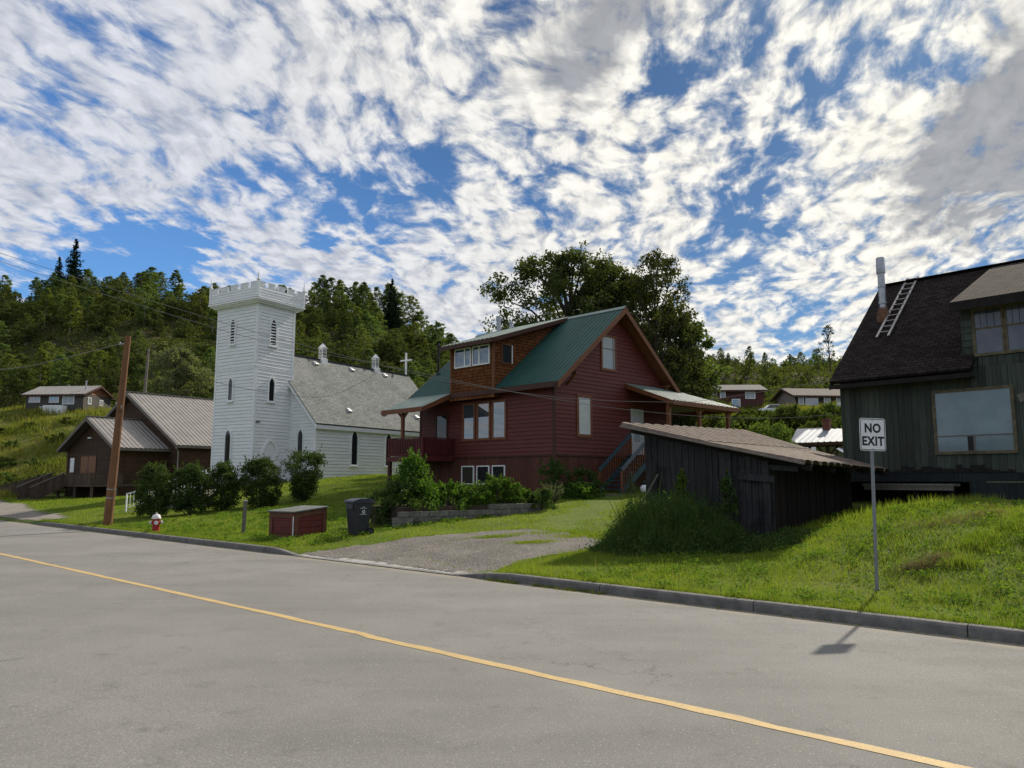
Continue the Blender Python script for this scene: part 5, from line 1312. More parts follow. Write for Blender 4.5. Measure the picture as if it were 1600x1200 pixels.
def wpole():
    x0, y0 = -17.15, 33.05; z0 = gz(x0, y0); top = Vector((-16.5, 32.5, 8.25))
    r = thing('utility_pole', 'leaning brown wooden utility pole at the kerb by the log hall', 'utility pole', (x0, y0, z0))
    v = top - Vector((x0, y0, z0)); mb = MB(); n = 9
    mb.tube([v * (i / n) if i else v * -.05 for i in range(n + 1)], [.19 - .07 * i / n for i in range(n + 1)], 14); p = mb.build('shaft', M['pole_wood'], r, smooth=True)
    for f in (.145, .19):
        mb = MB(); c = v * f; d = v.normalized(); mb.tube([c - d * .022, c + d * .022], .186, 14); mb.build('steel_band', M['steel'], p)
    mb = MB(); c = v * .955; mb.tube([c + Vector((-.05, -.02, 0)), c + Vector((-.27, -.1, 0))], .025, 6)
    mb.lathe(c + Vector((-.26, -.1, -.06)), [(.03, 0), (.05, .03), (.03, .06), (.045, .1), (.02, .13)], 8); mb.build('insulator', M['steel'], p)
    mb = MB(); c = v * .62; mb.bar(c + Vector((.10, -.1, -.06)), c + Vector((.12, -.14, .06)), .06, .04); mb.build('plate', M['steel'], p)
wpole()
x, y = -44.4, 92.; mb = MB(); mb.tube([(0, 0, -1), (.1, 0, 5), (.28, 0, 18 - gz(x, y))], [.2, .17, .13], 10)
tag(mb.build('utility_pole', M['pole_grey'], loc=(x, y, gz(x, y)), smooth=True), 'straight grey utility pole rising behind the log hall roof', 'utility pole')
r = thing('street_lamp', 'thin dark street lamp pole with pale arm behind the red house', 'street lamp', (25.5, 95, gz(25.5, 95)))
mb = MB(); mb.tube([(0, 0, -.5), (-.1, 0, 16.0 - gz(25.5, 95))], [.12, .08], 8); mb.build('pole', M['pole_grey'], r)
mb = MB(); zt_ = 16.0 - gz(25.5, 95); mb.tube([(-.1, 0, zt_), (-.45, 0, zt_ + .45), (-.05, -.1, zt_ + .15), (.3, -.2, zt_ - .35)][1:], .05, 6); mb.build('lamp_arm', M['trim_white'], r)

mb = MB(); mb.box(-.065, -.055, -.3, .065, .055, 1.12); mb.extrude([(-.065, -.055, 1.12), (.065, -.055, 1.12), (.065, .055, 1.16), (-.065, .055, 1.16)], (0, 0, -.01))
o = tag(mb.build('wooden_post', M['post_grey'], bevel=.01, loc=(-9.45, 27.44, gz(-9.45, 27.44))), 'short square grey wooden post standing alone on the lawn', 'post'); o.rotation_euler = (R(2), R(1.5), R(20))

def red_box():
    x, y = -7.15, 26.05; z = gz(x, y)
    r = thing('wooden_bin_box', 'low red and brown wooden box with a grey sloping lid on the lawn', 'storage box', (x, y, z), R(55))
    W2, D2, hl, hr = .64, .60, .74, .86
    hx = lambda q: hl + (hr - hl) * (q + W2) / (2 * W2)
    faces = [(Pl((-W2, -D2, 0), (1, 0, 0), (0, -1, 0)), 2 * W2, lambda s: hx(s - W2)), (Pl((-W2, -D2, 0), (0, 1, 0), (-1, 0, 0)), 2 * D2, lambda s: hl),
             (Pl((W2, -D2, 0), (0, 1, 0), (1, 0, 0)), 2 * D2, lambda s: hr), (Pl((-W2, D2, 0), (1, 0, 0), (0, 1, 0)), 2 * W2, lambda s: hx(s - W2))]
    for f, w, h in faces:
        mb = MB(); lap(mb, f, [(.03, -.15), (w - .03, -.15), (w - .03, h(w) - .03), (.03, h(0) - .03)], .21, .02); mb.build('panel', M['box_red'], r)
        mb = MB()
        def strip(a, b, c0, c1, d0, d1, o=.045): mb.extrude([f(a, c0, o), f(b, c1, o), f(b, d1, o), f(a, d0, o)], -f.n * .045)
        strip(-.03, .12, -.15, -.15, h(0), h(.12)); strip(w - .12, w + .03, -.15, -.15, h(w - .12), h(w))
        strip(.122, w - .122, h(.1) - .17, h(w - .1) - .17, h(.1), h(w - .1), .042); strip(.122, w - .122, -.15, -.15, .02, .02, .042)
        mb.build('frame', M['box_brown'], r)
    f, w, h = faces[1]
    mb = MB(); mb.bar(f(.005, .0, .053), f(.005, hl - .12, .053), .03, .012); mb.build('pale_strip', M['trim_white'], r)
    mb = MB(); mb.extrude([(-W2 - .10, -D2 - .10, hl), (W2 + .10, -D2 - .10, hr + .02), (W2 + .10, D2 + .10, hr + .02), (-W2 - .10, D2 + .10, hl)], (0, 0, .04)); mb.build('lid', M['box_lid'], r)
red_box()

def bin_():
    x, y = -4.98, 25.25; z = gz(x, y)
    r = thing('wheelie_bin', 'dark grey wheelie bin with white markings beside the red wooden box', 'wheelie bin', (x, y, z), R(38))
    b = M['bin']; prof_ = [(.0, .22, .27), (.1, .225, .275), (.9, .29, .335), (1.0, .295, .34), (1.0, .315, .36), (1.05, .32, .365)]
    mb = MB(); P = []
    for h, a, c in prof_: P += [(-a, -c, h), (a, -c, h), (a, c, h), (-a, c, h)]
    n = len(prof_); mb.shared(P, [(i * 4 + k, i * 4 + (k + 1) % 4, (i + 1) * 4 + (k + 1) % 4, (i + 1) * 4 + k) for i in range(n - 1) for k in range(4)] + [(3, 2, 1, 0), tuple((n - 1) * 4 + k for k in range(4))])
    body = mb.build('body', b, r, bevel=.02)
    mb = MB(); mb.bar((-.315, -.1, .96), (-.315, -.1, .80), .26, .03, up=(1, 0, 0)); mb.box(-.34, -.24, .82, -.27, .24, 1.0); mb.build('lift_pocket', M['bin_lid'], body, bevel=.01)
    mb = MB(); P = []
    for xx, h, c in ((-.36, 1.055, .36), (-.34, 1.10, .36), (-.12, 1.155, .33), (.2, 1.165, .33), (.36, 1.12, .35), (.40, 1.06, .35)): P += [(xx, -c, h), (xx, c, h)]
    P2 = [(p[0], p[1] * 1.02, 1.05) for p in P]; nP = len(P)
    F = [(2 * i, 2 * i + 1, 2 * i + 3, 2 * i + 2) for i in range(5)] + [(nP + 2 * i + 2, nP + 2 * i + 3, nP + 2 * i + 1, nP + 2 * i) for i in range(5)] + [(2 * i + s, 2 * i + 2 + s, nP + 2 * i + 2 + s, nP + 2 * i + s) for i in range(5) for s in (0, 1)] + [(0, 1, nP + 1, nP), (10, 11, nP + 11, nP + 10)]
    mb.shared(P + P2, F); ld = mb.build('lid', M['bin_lid'], r, bevel=.012)
    mb = MB(); mb.tube([(.40, -.30, 1.0), (.46, -.30, 1.02), (.46, .30, 1.02), (.40, .30, 1.0)], .016, 8); mb.build('handle', b, r)
    for s in (-1, 1):
        mb = MB(); mb.tube([(.27, s * .29, .125), (.27, s * .35, .125)], .125, 18); w = mb.build('wheel', M['rubber'], r, smooth=True); mb = MB(); mb.tube([(.27, s * .345, .125), (.27, s * .355, .125)], .07, 12); mb.build('hub', b, w)
    # white printed markings on the side that faces the road: an emblem over two lines of small print
    S = lambda a, h, o=.004: (a, -(.27 + .0795 * (h - .02)) - o - .005, h)
    mk = MB()
    def q(a, b_, c, d): mk.face([S(a, c), S(b_, c), S(b_, d), S(a, d)])
    for a, b_, c, d in ((-.11, -.08, .84, .86), (-.06, -.02, .845, .87), (.0, .03, .87, .90), (.03, .07, .845, .86), (.09, .12, .85, .865), (-.02, .0, .89, .905)): q(a, b_, c, d)
    for k in range(3):                                            # three chasing arrows
        a0 = k * 120 + 90
        for j in range(5):
            t0, t1 = R(a0 + j * 17), R(a0 + j * 17 + 17)
            mk.face([S(.01 + .055 * math.cos(t0), .745 + .055 * math.sin(t0)), S(.01 + .055 * math.cos(t1), .745 + .055 * math.sin(t1)), S(.01 + .03 * math.cos(t1), .745 + .03 * math.sin(t1)), S(.01 + .03 * math.cos(t0), .745 + .03 * math.sin(t0))])
        t1 = R(a0 + 90); mk.face([S(.01 + .07 * math.cos(t1), .745 + .07 * math.sin(t1)), S(.01 + .045 * math.cos(t1 + .45), .745 + .045 * math.sin(t1 + .45)), S(.01 + .018 * math.cos(t1), .745 + .018 * math.sin(t1))])
    for i in range(9): q(-.12 + i * .028, -.12 + i * .028 + .02, .655, .672)
    mk.build('marking', M['sign_white'], body)
bin_()

def garden_wall():
    P0, P1 = Vector((-4.05, 26.85, 0)), Vector((1.3, 30.75, 0)); d = (P1 - P0); L_ = d.length; d.normalize(); nrm = Vector((d.y, -d.x, 0))
    mb = MB(); bl, bh = .40, .20
    zb = .20
    for c in range(7):
        z = zb + c * bh; s = 0 if c % 2 == 0 else -.2
        while s < L_:
            a, b = max(s, 0) + .006, min(s + bl, L_) - .006; mid = (a + b) / 2; p = P0 + d * mid; g = gz(p.x, p.y)
            top = 1.02 if mid < 4.05 else 1.23
            if mid < .3: top = .82
            if b - a > .08 and z + bh > g - .1 and z + bh <= top + .02 and z < g + .72:
                o = random.uniform(-.012, .012); q = P0 + d * a + nrm * o; e = P0 + d * b + nrm * o
                mb.extrude([q + Vector((0, 0, z + .005)), e + Vector((0, 0, z + .005)), e + Vector((0, 0, z + bh - .005)), q + Vector((0, 0, z + bh - .005))], -nrm * .2)
            s += bl
    o = tag(mb.build('garden_wall', M['block'], bevel=.012), 'low grey concrete block retaining wall under the bushes by the red house', 'garden wall')
    e0, e1 = P0 - nrm * .2, P0 - nrm * 2.4
    mb = MB()
    # bed of earth held by the wall
    soil = []
    for s_, w_ in ((.25, 0), (L_, 0), (L_, 3.4), (.25, 2.2)):
        p = P0 + d * s_ - nrm * (.2 + w_); soil.append((p.x, p.y, .98 if s_ == 0 else 1.15))
    mb.extrude(soil, (0, 0, -.9)); tag(mb.build('garden_bed', mat('earth', (.075, .055, .04), (.05, .038, .028), 5, .95, .6, 20)), kind='structure')
garden_wall()

# white railing and steps from the kerb lawn up to the church
def church_steps():
    x, y = -19.7, 39.9; z = gz(x, y)
    r = thing('garden_steps', 'concrete steps with white metal railings rising through the shrubs to the church', 'steps', (x, y, z), R(2))
    n = 9; run, rise = .42, .135
    for i in range(n):
        mb = MB(); mb.box(i * run, -.05, -.5, (i + 1) * run + .05, 1.35, rise * (i + .2)); mb.build('step', M['concrete'], r)
    for yy in (-.12, 1.4):
        mb = MB(); p, q = Vector((-.05, yy, .90)), Vector((n * run + .1, yy, .90 + rise * n)); up = Vector((0, 0, 1))
        mb.bar(p, q, .05, .06); mb.bar(p - up * .72, q - up * .72, .035, .045)
        for i in range(23):
            a = p.lerp(q, i / 22); big_ = i in (0, 11, 22); mb.bar(a - up * (1.15 if big_ else .70), a + up * (.04 if big_ else 0), .06 if big_ else .022)
        mb.build('railing', M['trim_white'], r)
church_steps()

# small white ornament at the foot of the red house stair
fx = Matrix.Translation((2.07, 37.5, 1.3)) @ Matrix.Rotation(R(45), 4, 'Z')
p = fx @ Vector((3.35, -2.85, .10))
r = thing('garden_ornament', 'small white garden ornament with a dark top at the foot of the red house stairs', 'ornament', p, R(20))
mb = MB(); mb.lathe((0, 0, 0), [(.13, 0), (.17, .06), (.20, .2), (.20, .34), (.14, .42), (.09, .46)], 14); mb.build('body', M['trim_white'], r, smooth=True)
mb = MB(); mb.lathe((0, 0, .45), [(.07, 0), (.11, .06), (.10, .15), (.04, .2)], 12); mb.build('top', M['black'], r, smooth=True)
r2 = MB(); r2.lathe(fx @ Vector((3.9, -2.85, .10)), [(.10, 0), (.14, .22), (.15, .24)], 12); r2 = tag(r2.build('flower_pot', M['hydrant_red'], smooth=True), 'small red flower pot beside the white garden ornament', 'flower pot')

# ================================================================== OVERHEAD WIRES
def wire(label, pts, rad, mtl, n=22):
    """hanging cable through measured points, smoothed"""
    pts = [Vector(p) for p in pts]; out = []
    for i in range(len(pts) - 1):
        p0, p1, p2, p3 = pts[max(i - 1, 0)], pts[i], pts[i + 1], pts[min(i + 2, len(pts) - 1)]
        for k in range(6):
            t_ = k / 6; out.append(.5 * ((2 * p1) + (p2 - p0) * t_ + (2 * p0 - 5 * p1 + 4 * p2 - p3) * t_ ** 2 + (3 * p1 - p0 - 3 * p2 + p3) * t_ ** 3))
    out.append(pts[-1]); mb = MB(); mb.tube(out, rad, 5)
    return tag(mb.build('power_line', mtl, smooth=True), label, 'wire')
def sag(a, b, drop, n=8):
    a, b = Vector(a), Vector(b); return [a.lerp(b, i / n) - Vector((0, 0, drop * 4 * (i / n) * (1 - i / n))) for i in range(n + 1)]
wire('upper pale cable sagging across the red house to the green house eave', [(-24, 25, 12.35), (-20.7, 25.25, 11.08), (-17.5, 25.49, 9.80), (-10.27, 26.03, 7.58), (-7.6, 26.23, 6.84), (-5.0, 26.43, 6.18), (-2.08, 26.65, 5.50), (1.8, 26.94, 4.98), (5.5, 27.2, 4.85), (7.0, 27.33, 4.94), (10.06, 27.56, 5.43), (11.75, 27.75, 5.72)], .008, M['cable'])
wire('lower pale cable sagging across the red house to the green house wall', [(-24, 25, 11.95), (-20.7, 25.25, 10.74), (-17.5, 25.49, 9.51), (-10.26, 26.03, 7.31), (-7.67, 26.23, 6.67), (-3.8, 26.52, 5.93), (-.74, 26.75, 5.31), (1.8, 26.94, 4.88), (4.2, 27.1, 4.56), (7.0, 27.33, 4.34), (9.6, 27.53, 4.31), (12.1, 28.28, 4.52)], .008, M['cable'])
PT = Vector((-16.52, 32.5, 7.98))
wire('pale cable sagging from the far left to the leaning pole top', [(-29, 33, 6.75), (-25.5, 33, 6.62), (-21.6, 32.9, 6.90), (-19.6, 32.7, 7.24), tuple(PT)], .016, M['cable'])
wire('dark cable from the leaning pole top to the church roof ridge', [tuple(PT), (-14.6, 36, 6.9), (-13.2, 39, 6.65), (-12.0, 42, 6.7), (-11.0, 47, 7.3), (-9.6, 53, 9.4), (-9.2, 56, 10.9)], .009, M['cable_dark'])
wire('dark cable from the leaning pole top back to the grey pole', sag(PT, (-44.2, 92, 15.9), .25), .014, M['cable_dark'])
wire('dark cable from the grey pole down to the log hall roof', sag((-44.2, 92, 15.0), (-31.4, 78, 10.6), .3), .018, M['cable_dark'])
# ================================================================== VEGETATION
def rvec(rng, n):
    v = rng.normal(size=(n, 3)); return v / np.linalg.norm(v, axis=1, keepdims=True)
def leaves(rng, C, size, up=.3, aspect=.55, vary=.45):
    """one small leaf-shaped quad (diamond) per centre C"""
    n = len(C); nm = rvec(rng, n); nm[:, 2] += up; nm /= np.linalg.norm(nm, axis=1, keepdims=True)
    a = np.cross(nm, rvec(rng, n)); a /= np.linalg.norm(a, axis=1, keepdims=True) + 1e-9
    b = np.cross(nm, a); s = size * rng.uniform(1 - vary, 1 + vary, (n, 1))
    a = a * s; b = b * s * aspect
    return np.stack([C - a, C - b * 1. + a * .1, C + a, C + b + a * .1], 1).reshape(-1, 3)
def clumps(rng, C, Rr, per, flat=.8):
    n = len(C); k = np.repeat(np.arange(n), per); d = rvec(rng, len(k)) * (rng.uniform(0, 1, (len(k), 1)) ** .5)
    d[:, 2] *= flat; return C[k] + d * np.asarray(Rr)[k][:, None]
def limbs(mb, rng, base, tips, r0, bend=.25):
    for tp in tips:
        b = Vector(base(float(tp[2]))); tip = Vector(tp); mid = b.lerp(tip, .55) + Vector((0, 0, (tip - b).length * bend * rng.uniform(-.2, .5)))
        mb.tube([b, mid, tip], [r0, r0 * .6, r0 * .2], 5, cap=False)

def broad_tree(seed, H, rx, crown0, nc, per, leaf, cr, taper=.6, leafm='leaf_aspen', barkm='bark', tr=.16, limbs_n=14, shape='egg', airy=0., lean=0., droop=0.):
    """crown mesh and trunk mesh of one tree, foot at the origin"""
    rng = np.random.default_rng(seed)
    ph = rng.uniform(0, 6.28, 4)
    C = []
    while len(C) < nc:
        f = rng.uniform(0, 1); a = rng.uniform(0, 6.283)
        if shape == 'egg': w = math.sin(math.pi * min(1, (f * .86 + .12))) ** .75
        elif shape == 'round': w = math.sqrt(max(0, 1 - (2 * f - 1) ** 2)) ** .9
        else: w = (1 - f) ** .7 * min(1, f * 6 + .3)
        lob = 1 + .22 * math.sin(2 * a + ph[0] + 3 * f) + .16 * math.sin(3 * a + ph[1] - 5 * f) + .12 * math.sin(9 * f + ph[2] + a)
        rad = rx * w * lob * (rng.uniform(0, 1) ** .42)
        C.append((rad * math.cos(a) + lean * f * H, rad * math.sin(a), crown0 + f * (H - crown0) - droop * (rad / rx) ** 2))
    C = np.array(C); Rr = cr * rng.uniform(.55, 1.25, len(C))
    L = clumps(rng, C, Rr, per, .75)
    ex = C[rng.integers(0, len(C), max(8, nc // 5))] * np.array([1.12, 1.12, 1.0]) + rng.normal(0, cr * .35, (max(8, nc // 5), 3)) + np.array([0, 0, cr * .5])
    L = np.concatenate([L, clumps(rng, ex, np.full(len(ex), cr * .45), max(4, per // 4))])
    cm = fast_mesh('crown', leaves(rng, L, leaf), 4, M[leafm])
    mb = MB(); wob = [(.10 * math.sin(i * 1.1 + ph[3]) * H * .03 + lean * (i / 7) * i / 7 * H, .1 * math.cos(i * 1.7 + ph[2]) * H * .03) for i in range(8)]
    hs = [H * .93 * i / 7 for i in range(8)]
    def base(z):
        i = min(6.999, max(.6, (z - .22 * H) / (H * .93) * 7)); k = int(i); f = i - k
        return (wob[k][0] * (1 - f) + wob[k + 1][0] * f, wob[k][1] * (1 - f) + wob[k + 1][1] * f, hs[k] * (1 - f) + hs[k + 1] * f)
    mb.tube([(wob[i][0], wob[i][1], hs[i] - (.4 if i == 0 else 0)) for i in range(8)], [tr * (1.25 if i == 0 else 1) * (1 - .86 * i / 7) for i in range(8)], 8)
    limbs(mb, rng, base, C[rng.permutation(len(C))[:limbs_n]], tr * .42)
    tm = mb.build('tmp', M[barkm], smooth=True); me = tm.data; me.name = 'trunk'; bpy.data.objects.remove(tm)
    return cm, me
def spruce(seed, H, r0, n=26, leaf=.34):
    rng = np.random.default_rng(seed); Ls = []
    for i in range(n):
        f = i / (n - 1); z = H * (.07 + .92 * f); rr = r0 * (1 - f) ** .8 * rng.uniform(.62, 1.3) + .12
        k = max(4, int(11 * (1 - f) + 3))
        for j in range(k):
            a = rng.uniform(0, 6.28); m_ = int(10 + 22 * (1 - f)); s = rng.uniform(.1, 1, m_)
            q = np.stack([np.cos(a) * rr * s, np.sin(a) * rr * s, z - .34 * rr * s + rng.normal(0, .06, m_)], 1) + rng.normal(0, .09 + .05 * rr, (m_, 3)) * np.array([1, 1, .5])
            Ls.append(q)
    cm = fast_mesh('crown', leaves(rng, np.concatenate(Ls), leaf, .6, .4), 4, M['leaf_spruce'])
    mb = MB(); mb.tube([(0, 0, -.4), (0, 0, H * .5), (0, 0, H)], [.2, .12, .02], 7); tm = mb.build('tmp', M['bark']); me = tm.data; me.name = 'trunk'; bpy.data.objects.remove(tm)
    return cm, me
def plant_tree(name, label, cat, meshes, x, y, rz=0., sc=1., group=None, z=None):
    o = thing(name, label, cat, (x, y, (gz(x, y) if z is None else z) - .1), rz, group)
    o.scale = (sc,) * 3 if isinstance(sc, (int, float)) else sc
    obj('crown', meshes[0], o); obj('trunk', meshes[1], o)
    return o

# ---- the wood on the hill: one tree of each kind, then copies
asp = [broad_tree(100 + i, 12.8, (2.7, 2.3, 3.0, 2.4, 2.8, 2.6)[i], (1.6, 2.4, 1.0, 2.8, 1.4, 1.0)[i], 150, 42, .155, .62, leafm=('leaf_aspen', 'leaf_aspen_light')[i in (1, 4)], barkm='bark_pale', tr=.13, limbs_n=10, shape=('egg', 'egg', 'round', 'egg', 'round', 'egg')[i]) for i in range(6)]
dens = [broad_tree(200 + i, 8.5, (2.9, 3.3, 2.5)[i], .8, 120, 42, .155, .66, leafm='leaf_dark', tr=.14, limbs_n=8, shape='round') for i in range(3)]
spr = [spruce(300 + i, 15, 3.4, 30, .30) for i in range(2)]
KIND = {'a': ('aspen_tree', ['tall pale-trunked leafy tree standing in the wood on the hill', 'tree'], asp), 'd': ('bushy_tree', ['dark bushy round tree standing in the wood on the hill', 'tree'], dens), 's': ('spruce_tree', ['dark pointed spruce among leafy trees on the hill', 'tree'], spr)}
cnt = {'a': 0, 'd': 0, 's': 0}
placed = []
def hill_tree(k, x, y, sc, rz=None):
    nm, (lb, ct), ms = KIND[k]; m_ = ms[cnt[k] % len(ms)]; cnt[k] += 1; placed.append((x, y))
    return plant_tree(nm, lb, ct, m_, x, y, random.uniform(0, 6.28) if rz is None else rz, sc, group={'a': 'leafy trees of the hillside wood', 'd': 'bushy trees of the hillside wood', 's': 'spruces of the hillside wood'}[k])
rg = random.Random(5)
for i in range(74):                                    # the skyline rows
    x = -170 + i * 2.4 + rg.uniform(-1.2, 1.2); y = 224 + rg.uniform(-8, 8) - (6 if x > -35 else 0)
    sc = rg.uniform(.55, .90) * (1.05 if -60 < x < -27 else .88)
    hill_tree('a', x, y, (sc * 1.2, sc * 1.2, sc))
for x, y, s in ((-130.5, 223, 1.22), (-137, 226, .92), (-34.5, 216, .92), (-33, 212, .8), (-20, 200, .7)): hill_tree('s', x, y, s)
tries = 0
while len(placed) < 470 and tries < 20000:
    tries += 1
    y = 116 + 106 * rg.random() ** .85; x = rg.uniform(-.80 * y, .12 * y)
    if ((x + 84) / 24) ** 2 + ((y - 160) / 13) ** 2 < 1: continue
    if -74 < x < -54 and y < 121: continue
    if min(((x - a) ** 2 + (y - b) ** 2 for a, b in placed), default=99) < 2.5 ** 2: continue
    k = 'd' if rg.random() < (.60 if y < 150 else .47) else 'a'
    s = rg.uniform(.46, .76) * (.85 if (k == 'a' and y < 160) else 1)
    hill_tree(k, x, y, (s * rg.uniform(1.1, 1.4), s * rg.uniform(1.1, 1.4), s))
n0 = len(placed)
while len(placed) < n0 + 150:                           # right hand hill, smaller and looser
    y = rg.uniform(121, 232); x = rg.uniform(.13 * y, .52 * y)
    if min(((x - a) ** 2 + (y - b) ** 2 for a, b in placed), default=99) < 2.8 ** 2: continue
    k = 'd' if rg.random() < .72 else 'a'; s = rg.uniform(.26, .46); hill_tree(k, x, y, (s * 1.15, s * 1.15, s))
for px, h in ((1130, .8), (1142, .62), (1176, .95), (1200, .85), (1212, .7), (1250, .55), (1272, .5)):
    y = 224; x = (px - 800) / 1200 * y * 1.0; h *= .62; hill_tree('a', x, y, (h * .9, h * .9, h))

# brush between the trees
rng = np.random.default_rng(21)
n = 34000
yb = rng.uniform(112, 236, n); xb = rng.uniform(-.85, .56, n) * yb
hb = .25 + 2.6 * np.clip(np.sin(xb * .21 + yb * .13) * np.sin(yb * .19 - xb * .07) * .6 + .45, .06, 1) * rng.uniform(.3, 1, n)
bald = ((xb + 84) / 24) ** 2 + ((yb - 160) / 13) ** 2 < 1
hb = np.where(bald, hb * .45, hb) * np.where(xb > 20, 1.5, 1)
C = np.repeat(np.stack([xb, yb, ground(xb, yb)], 1), 4, 0) + np.concatenate([rng.normal(0, .5, (4 * n, 2)), (np.repeat(hb, 4) * rng.uniform(.1, 1, 4 * n))[:, None]], 1)
C = C[rng.random(len(C)) > .0]
tag(obj('hillside_brush', fast_mesh('hillside_brush', leaves(rng, C, .34, .5), 4, M['brush'])), kind='stuff')

# ---- single trees
plant_tree('willow_tree', 'round pale green willow crown behind the log hall roof', 'tree', broad_tree(41, 9.6, 3.7, 1.2, 150, 150, .13, .95, leafm='leaf_willow', tr=.25, shape='round', droop=.9), -45.5, 103, .4, 1.0, z=gz(-45.5, 103) - .6)
plant_tree('broadleaf_tree', 'big dark broadleaf tree rising behind the red house roof', 'tree', broad_tree(42, 18.4, 6.6, 3.0, 420, 110, .125, .95, leafm='leaf_dark', tr=.32, limbs_n=70, shape='round'), 4.7, 61, .3, 1.)
plant_tree('birch_tree', 'tall airy birch with drooping twigs right of the big dark tree', 'tree', broad_tree(43, 17.7, 4.0, 3.0, 430, 46, .11, .62, leafm='leaf_birch', barkm='bark', tr=.17, limbs_n=90, shape='round', droop=2.2), 10.9, 57.5, 1.2, 1.)
plant_tree('leafy_tree', 'shorter bright green tree at the right edge of the birch', 'tree', broad_tree(44, 12.0, 3.0, 1.0, 130, 95, .14, .75, leafm='leaf_aspen', tr=.2, limbs_n=30, shape='egg'), 14.0, 59, 2.2, 1.)
plant_tree('leafy_tree', 'tall dark leafy tree filling the gap between the big tree and the birch', 'tree', broad_tree(48, 18.0, 5.0, 2.0, 380, 105, .14, .85, leafm='leaf_dark', tr=.24, limbs_n=40, shape='egg'), 8.3, 62, .7, 1.)
plant_tree('leafy_tree', 'dark leafy tree below the birch behind the red gable', 'tree', broad_tree(45, 13.8, 3.3, 1.5, 130, 95, .14, .8, leafm='leaf_dark', tr=.2, limbs_n=30, shape='egg'), 12.6, 60, 4.2, 1.)
plant_tree('leafy_tree', 'dark leafy tree under the left side of the big tree behind the dormer', 'tree', broad_tree(46, 13.2, 3.6, 1.5, 170, 100, .15, .9, leafm='leaf_dark', tr=.2, limbs_n=30, shape='round'), .9, 63, 5.2, 1.)
plant_tree('thin_tree', 'thin sparse tree on the skyline beside the green house roof', 'tree', broad_tree(47, 8.0, 1.9, 2.2, 24, 40, .11, .46, leafm='leaf_birch', tr=.13, limbs_n=24, shape='round', lean=-.02), 58.6, 140, .2, 1., z=22.4)

# ---- shrubs
def shrub(seed, rx, H, n, leaf, leafm, shape='dome', spikes=6, inner=.35, ry=None, stems=7, clump=.26):
    rng = np.random.default_rng(seed); ry = ry or rx; ph = rng.uniform(0, 6.28, 5)
    nc = max(30, n // 60); C = []
    for _ in range(nc):
        f = rng.uniform(.03, 1); a = rng.uniform(0, 6.283)
        if shape == 'dome': w = (1 - max(0, (f - .42) / .60) ** 2.1) ** .5 * (.80 + .2 * min(1, f / .3)) if f < 1 else 0
        elif shape == 'vase': w = .38 + .72 * min(1, f / .72) if f < .8 else 1.1 * (1 - ((f - .8) / .24) ** 2) ** .5 if f < 1 else .2
        else: w = (1 - f) ** .65 + .06
        lob = 1 + .13 * math.sin(2 * a + ph[0]) + .12 * math.sin(3 * a + ph[1] + 4 * f) + .10 * math.sin(5 * a + ph[2] - 7 * f)
        q = w * lob * max(inner, rng.uniform(0, 1) ** .33)
        C.append((rx * q * math.cos(a), ry * q * math.sin(a), H * (.04 + .90 * f)))
    C = np.array(C); Rr = clump * rng.uniform(.6, 1.3, nc) * (H / 2.3) ** .5
    L = clumps(rng, C, Rr, max(8, n // nc), .8)
    for _ in range(spikes * 4):
        c = C[rng.integers(0, nc)]; k = 22; tt = rng.uniform(0, 1, k); d = np.array([c[0] * .35, c[1] * .35, H * rng.uniform(.10, .26)])
        L = np.concatenate([L, c + tt[:, None] * d + rng.normal(0, .05, (k, 3)) * (1.2 - tt[:, None])])
    L[:, 2] = np.maximum(L[:, 2], .02)
    fm = fast_mesh('foliage', leaves(rng, L, leaf, .25), 4, M[leafm])
    mb = MB()
    for i in range(stems):
        a = rng.uniform(0, 6.28); c = C[rng.integers(0, nc)]; mb.tube([(.1 * math.cos(a) * rx, .1 * math.sin(a) * rx, -.2), (c[0] * .5, c[1] * .5, c[2] * .6), tuple(c)], [.035, .025, .008], 5, cap=False)
    o = mb.build('tmp', M['bark']); sm_ = o.data; sm_.name = 'stems'; bpy.data.objects.remove(o)
    return fm, sm_
def plant(name, label, ms, x, y, rz=0., sc=1., group=None, cat='shrub', z=None, stems=True):
    o = thing(name, label, cat, (x, y, (gz(x, y) if z is None else z) - .03), rz, group); o.scale = (sc,) * 3 if isinstance(sc, (int, float)) else sc
    obj('foliage', ms[0], o)
    if stems: obj('stems', ms[1], o)
    return o
plant('lilac_shrub', 'leftmost tall dark shrub beside the white railing in front of the log hall', shrub(1, .86, 2.5, 11000, .046, 'leaf_lilac'), -16.75, 36.3, 0)
plant('lilac_shrub', 'dark shrub merged with the leftmost one in front of the church', shrub(2, .78, 2.45, 11000, .046, 'leaf_lilac'), -15.2, 36.7, 1)
plant('lilac_shrub', 'dark rounded shrub in front of the left corner of the church tower', shrub(3, .80, 2.4, 11000, .046, 'leaf_lilac'), -14.15, 37.9, 2)
plant('lilac_shrub', 'dark rounded shrub in front of the church door', shrub(4, .92, 2.5, 12000, .046, 'leaf_lilac', spikes=9), -12.55, 38.7, 3)
plant('lilac_shrub', 'vase-shaped dark shrub widest at its top in front of the nave corner', shrub(5, .96, 2.7, 12000, .046, 'leaf_lilac', 'vase', spikes=5), -10.95, 40.6, 4)
plant('garden_shrub', 'tall bright leafy shrub with a pointed top below the red house deck', shrub(6, 1.15, 2.5, 12000, .046, 'leaf_bright', 'cone', spikes=12, clump=.34), -3.72, 28.9, 0, 1.0, z=.55)
plant('garden_shrub', 'broad dark skirt of leaves at the left end of the block wall', shrub(16, 1.15, 1.55, 5200, .052, 'leaf_lilac', 'dome', spikes=4), -4.15, 28.2, 0, 1.0, z=.5)
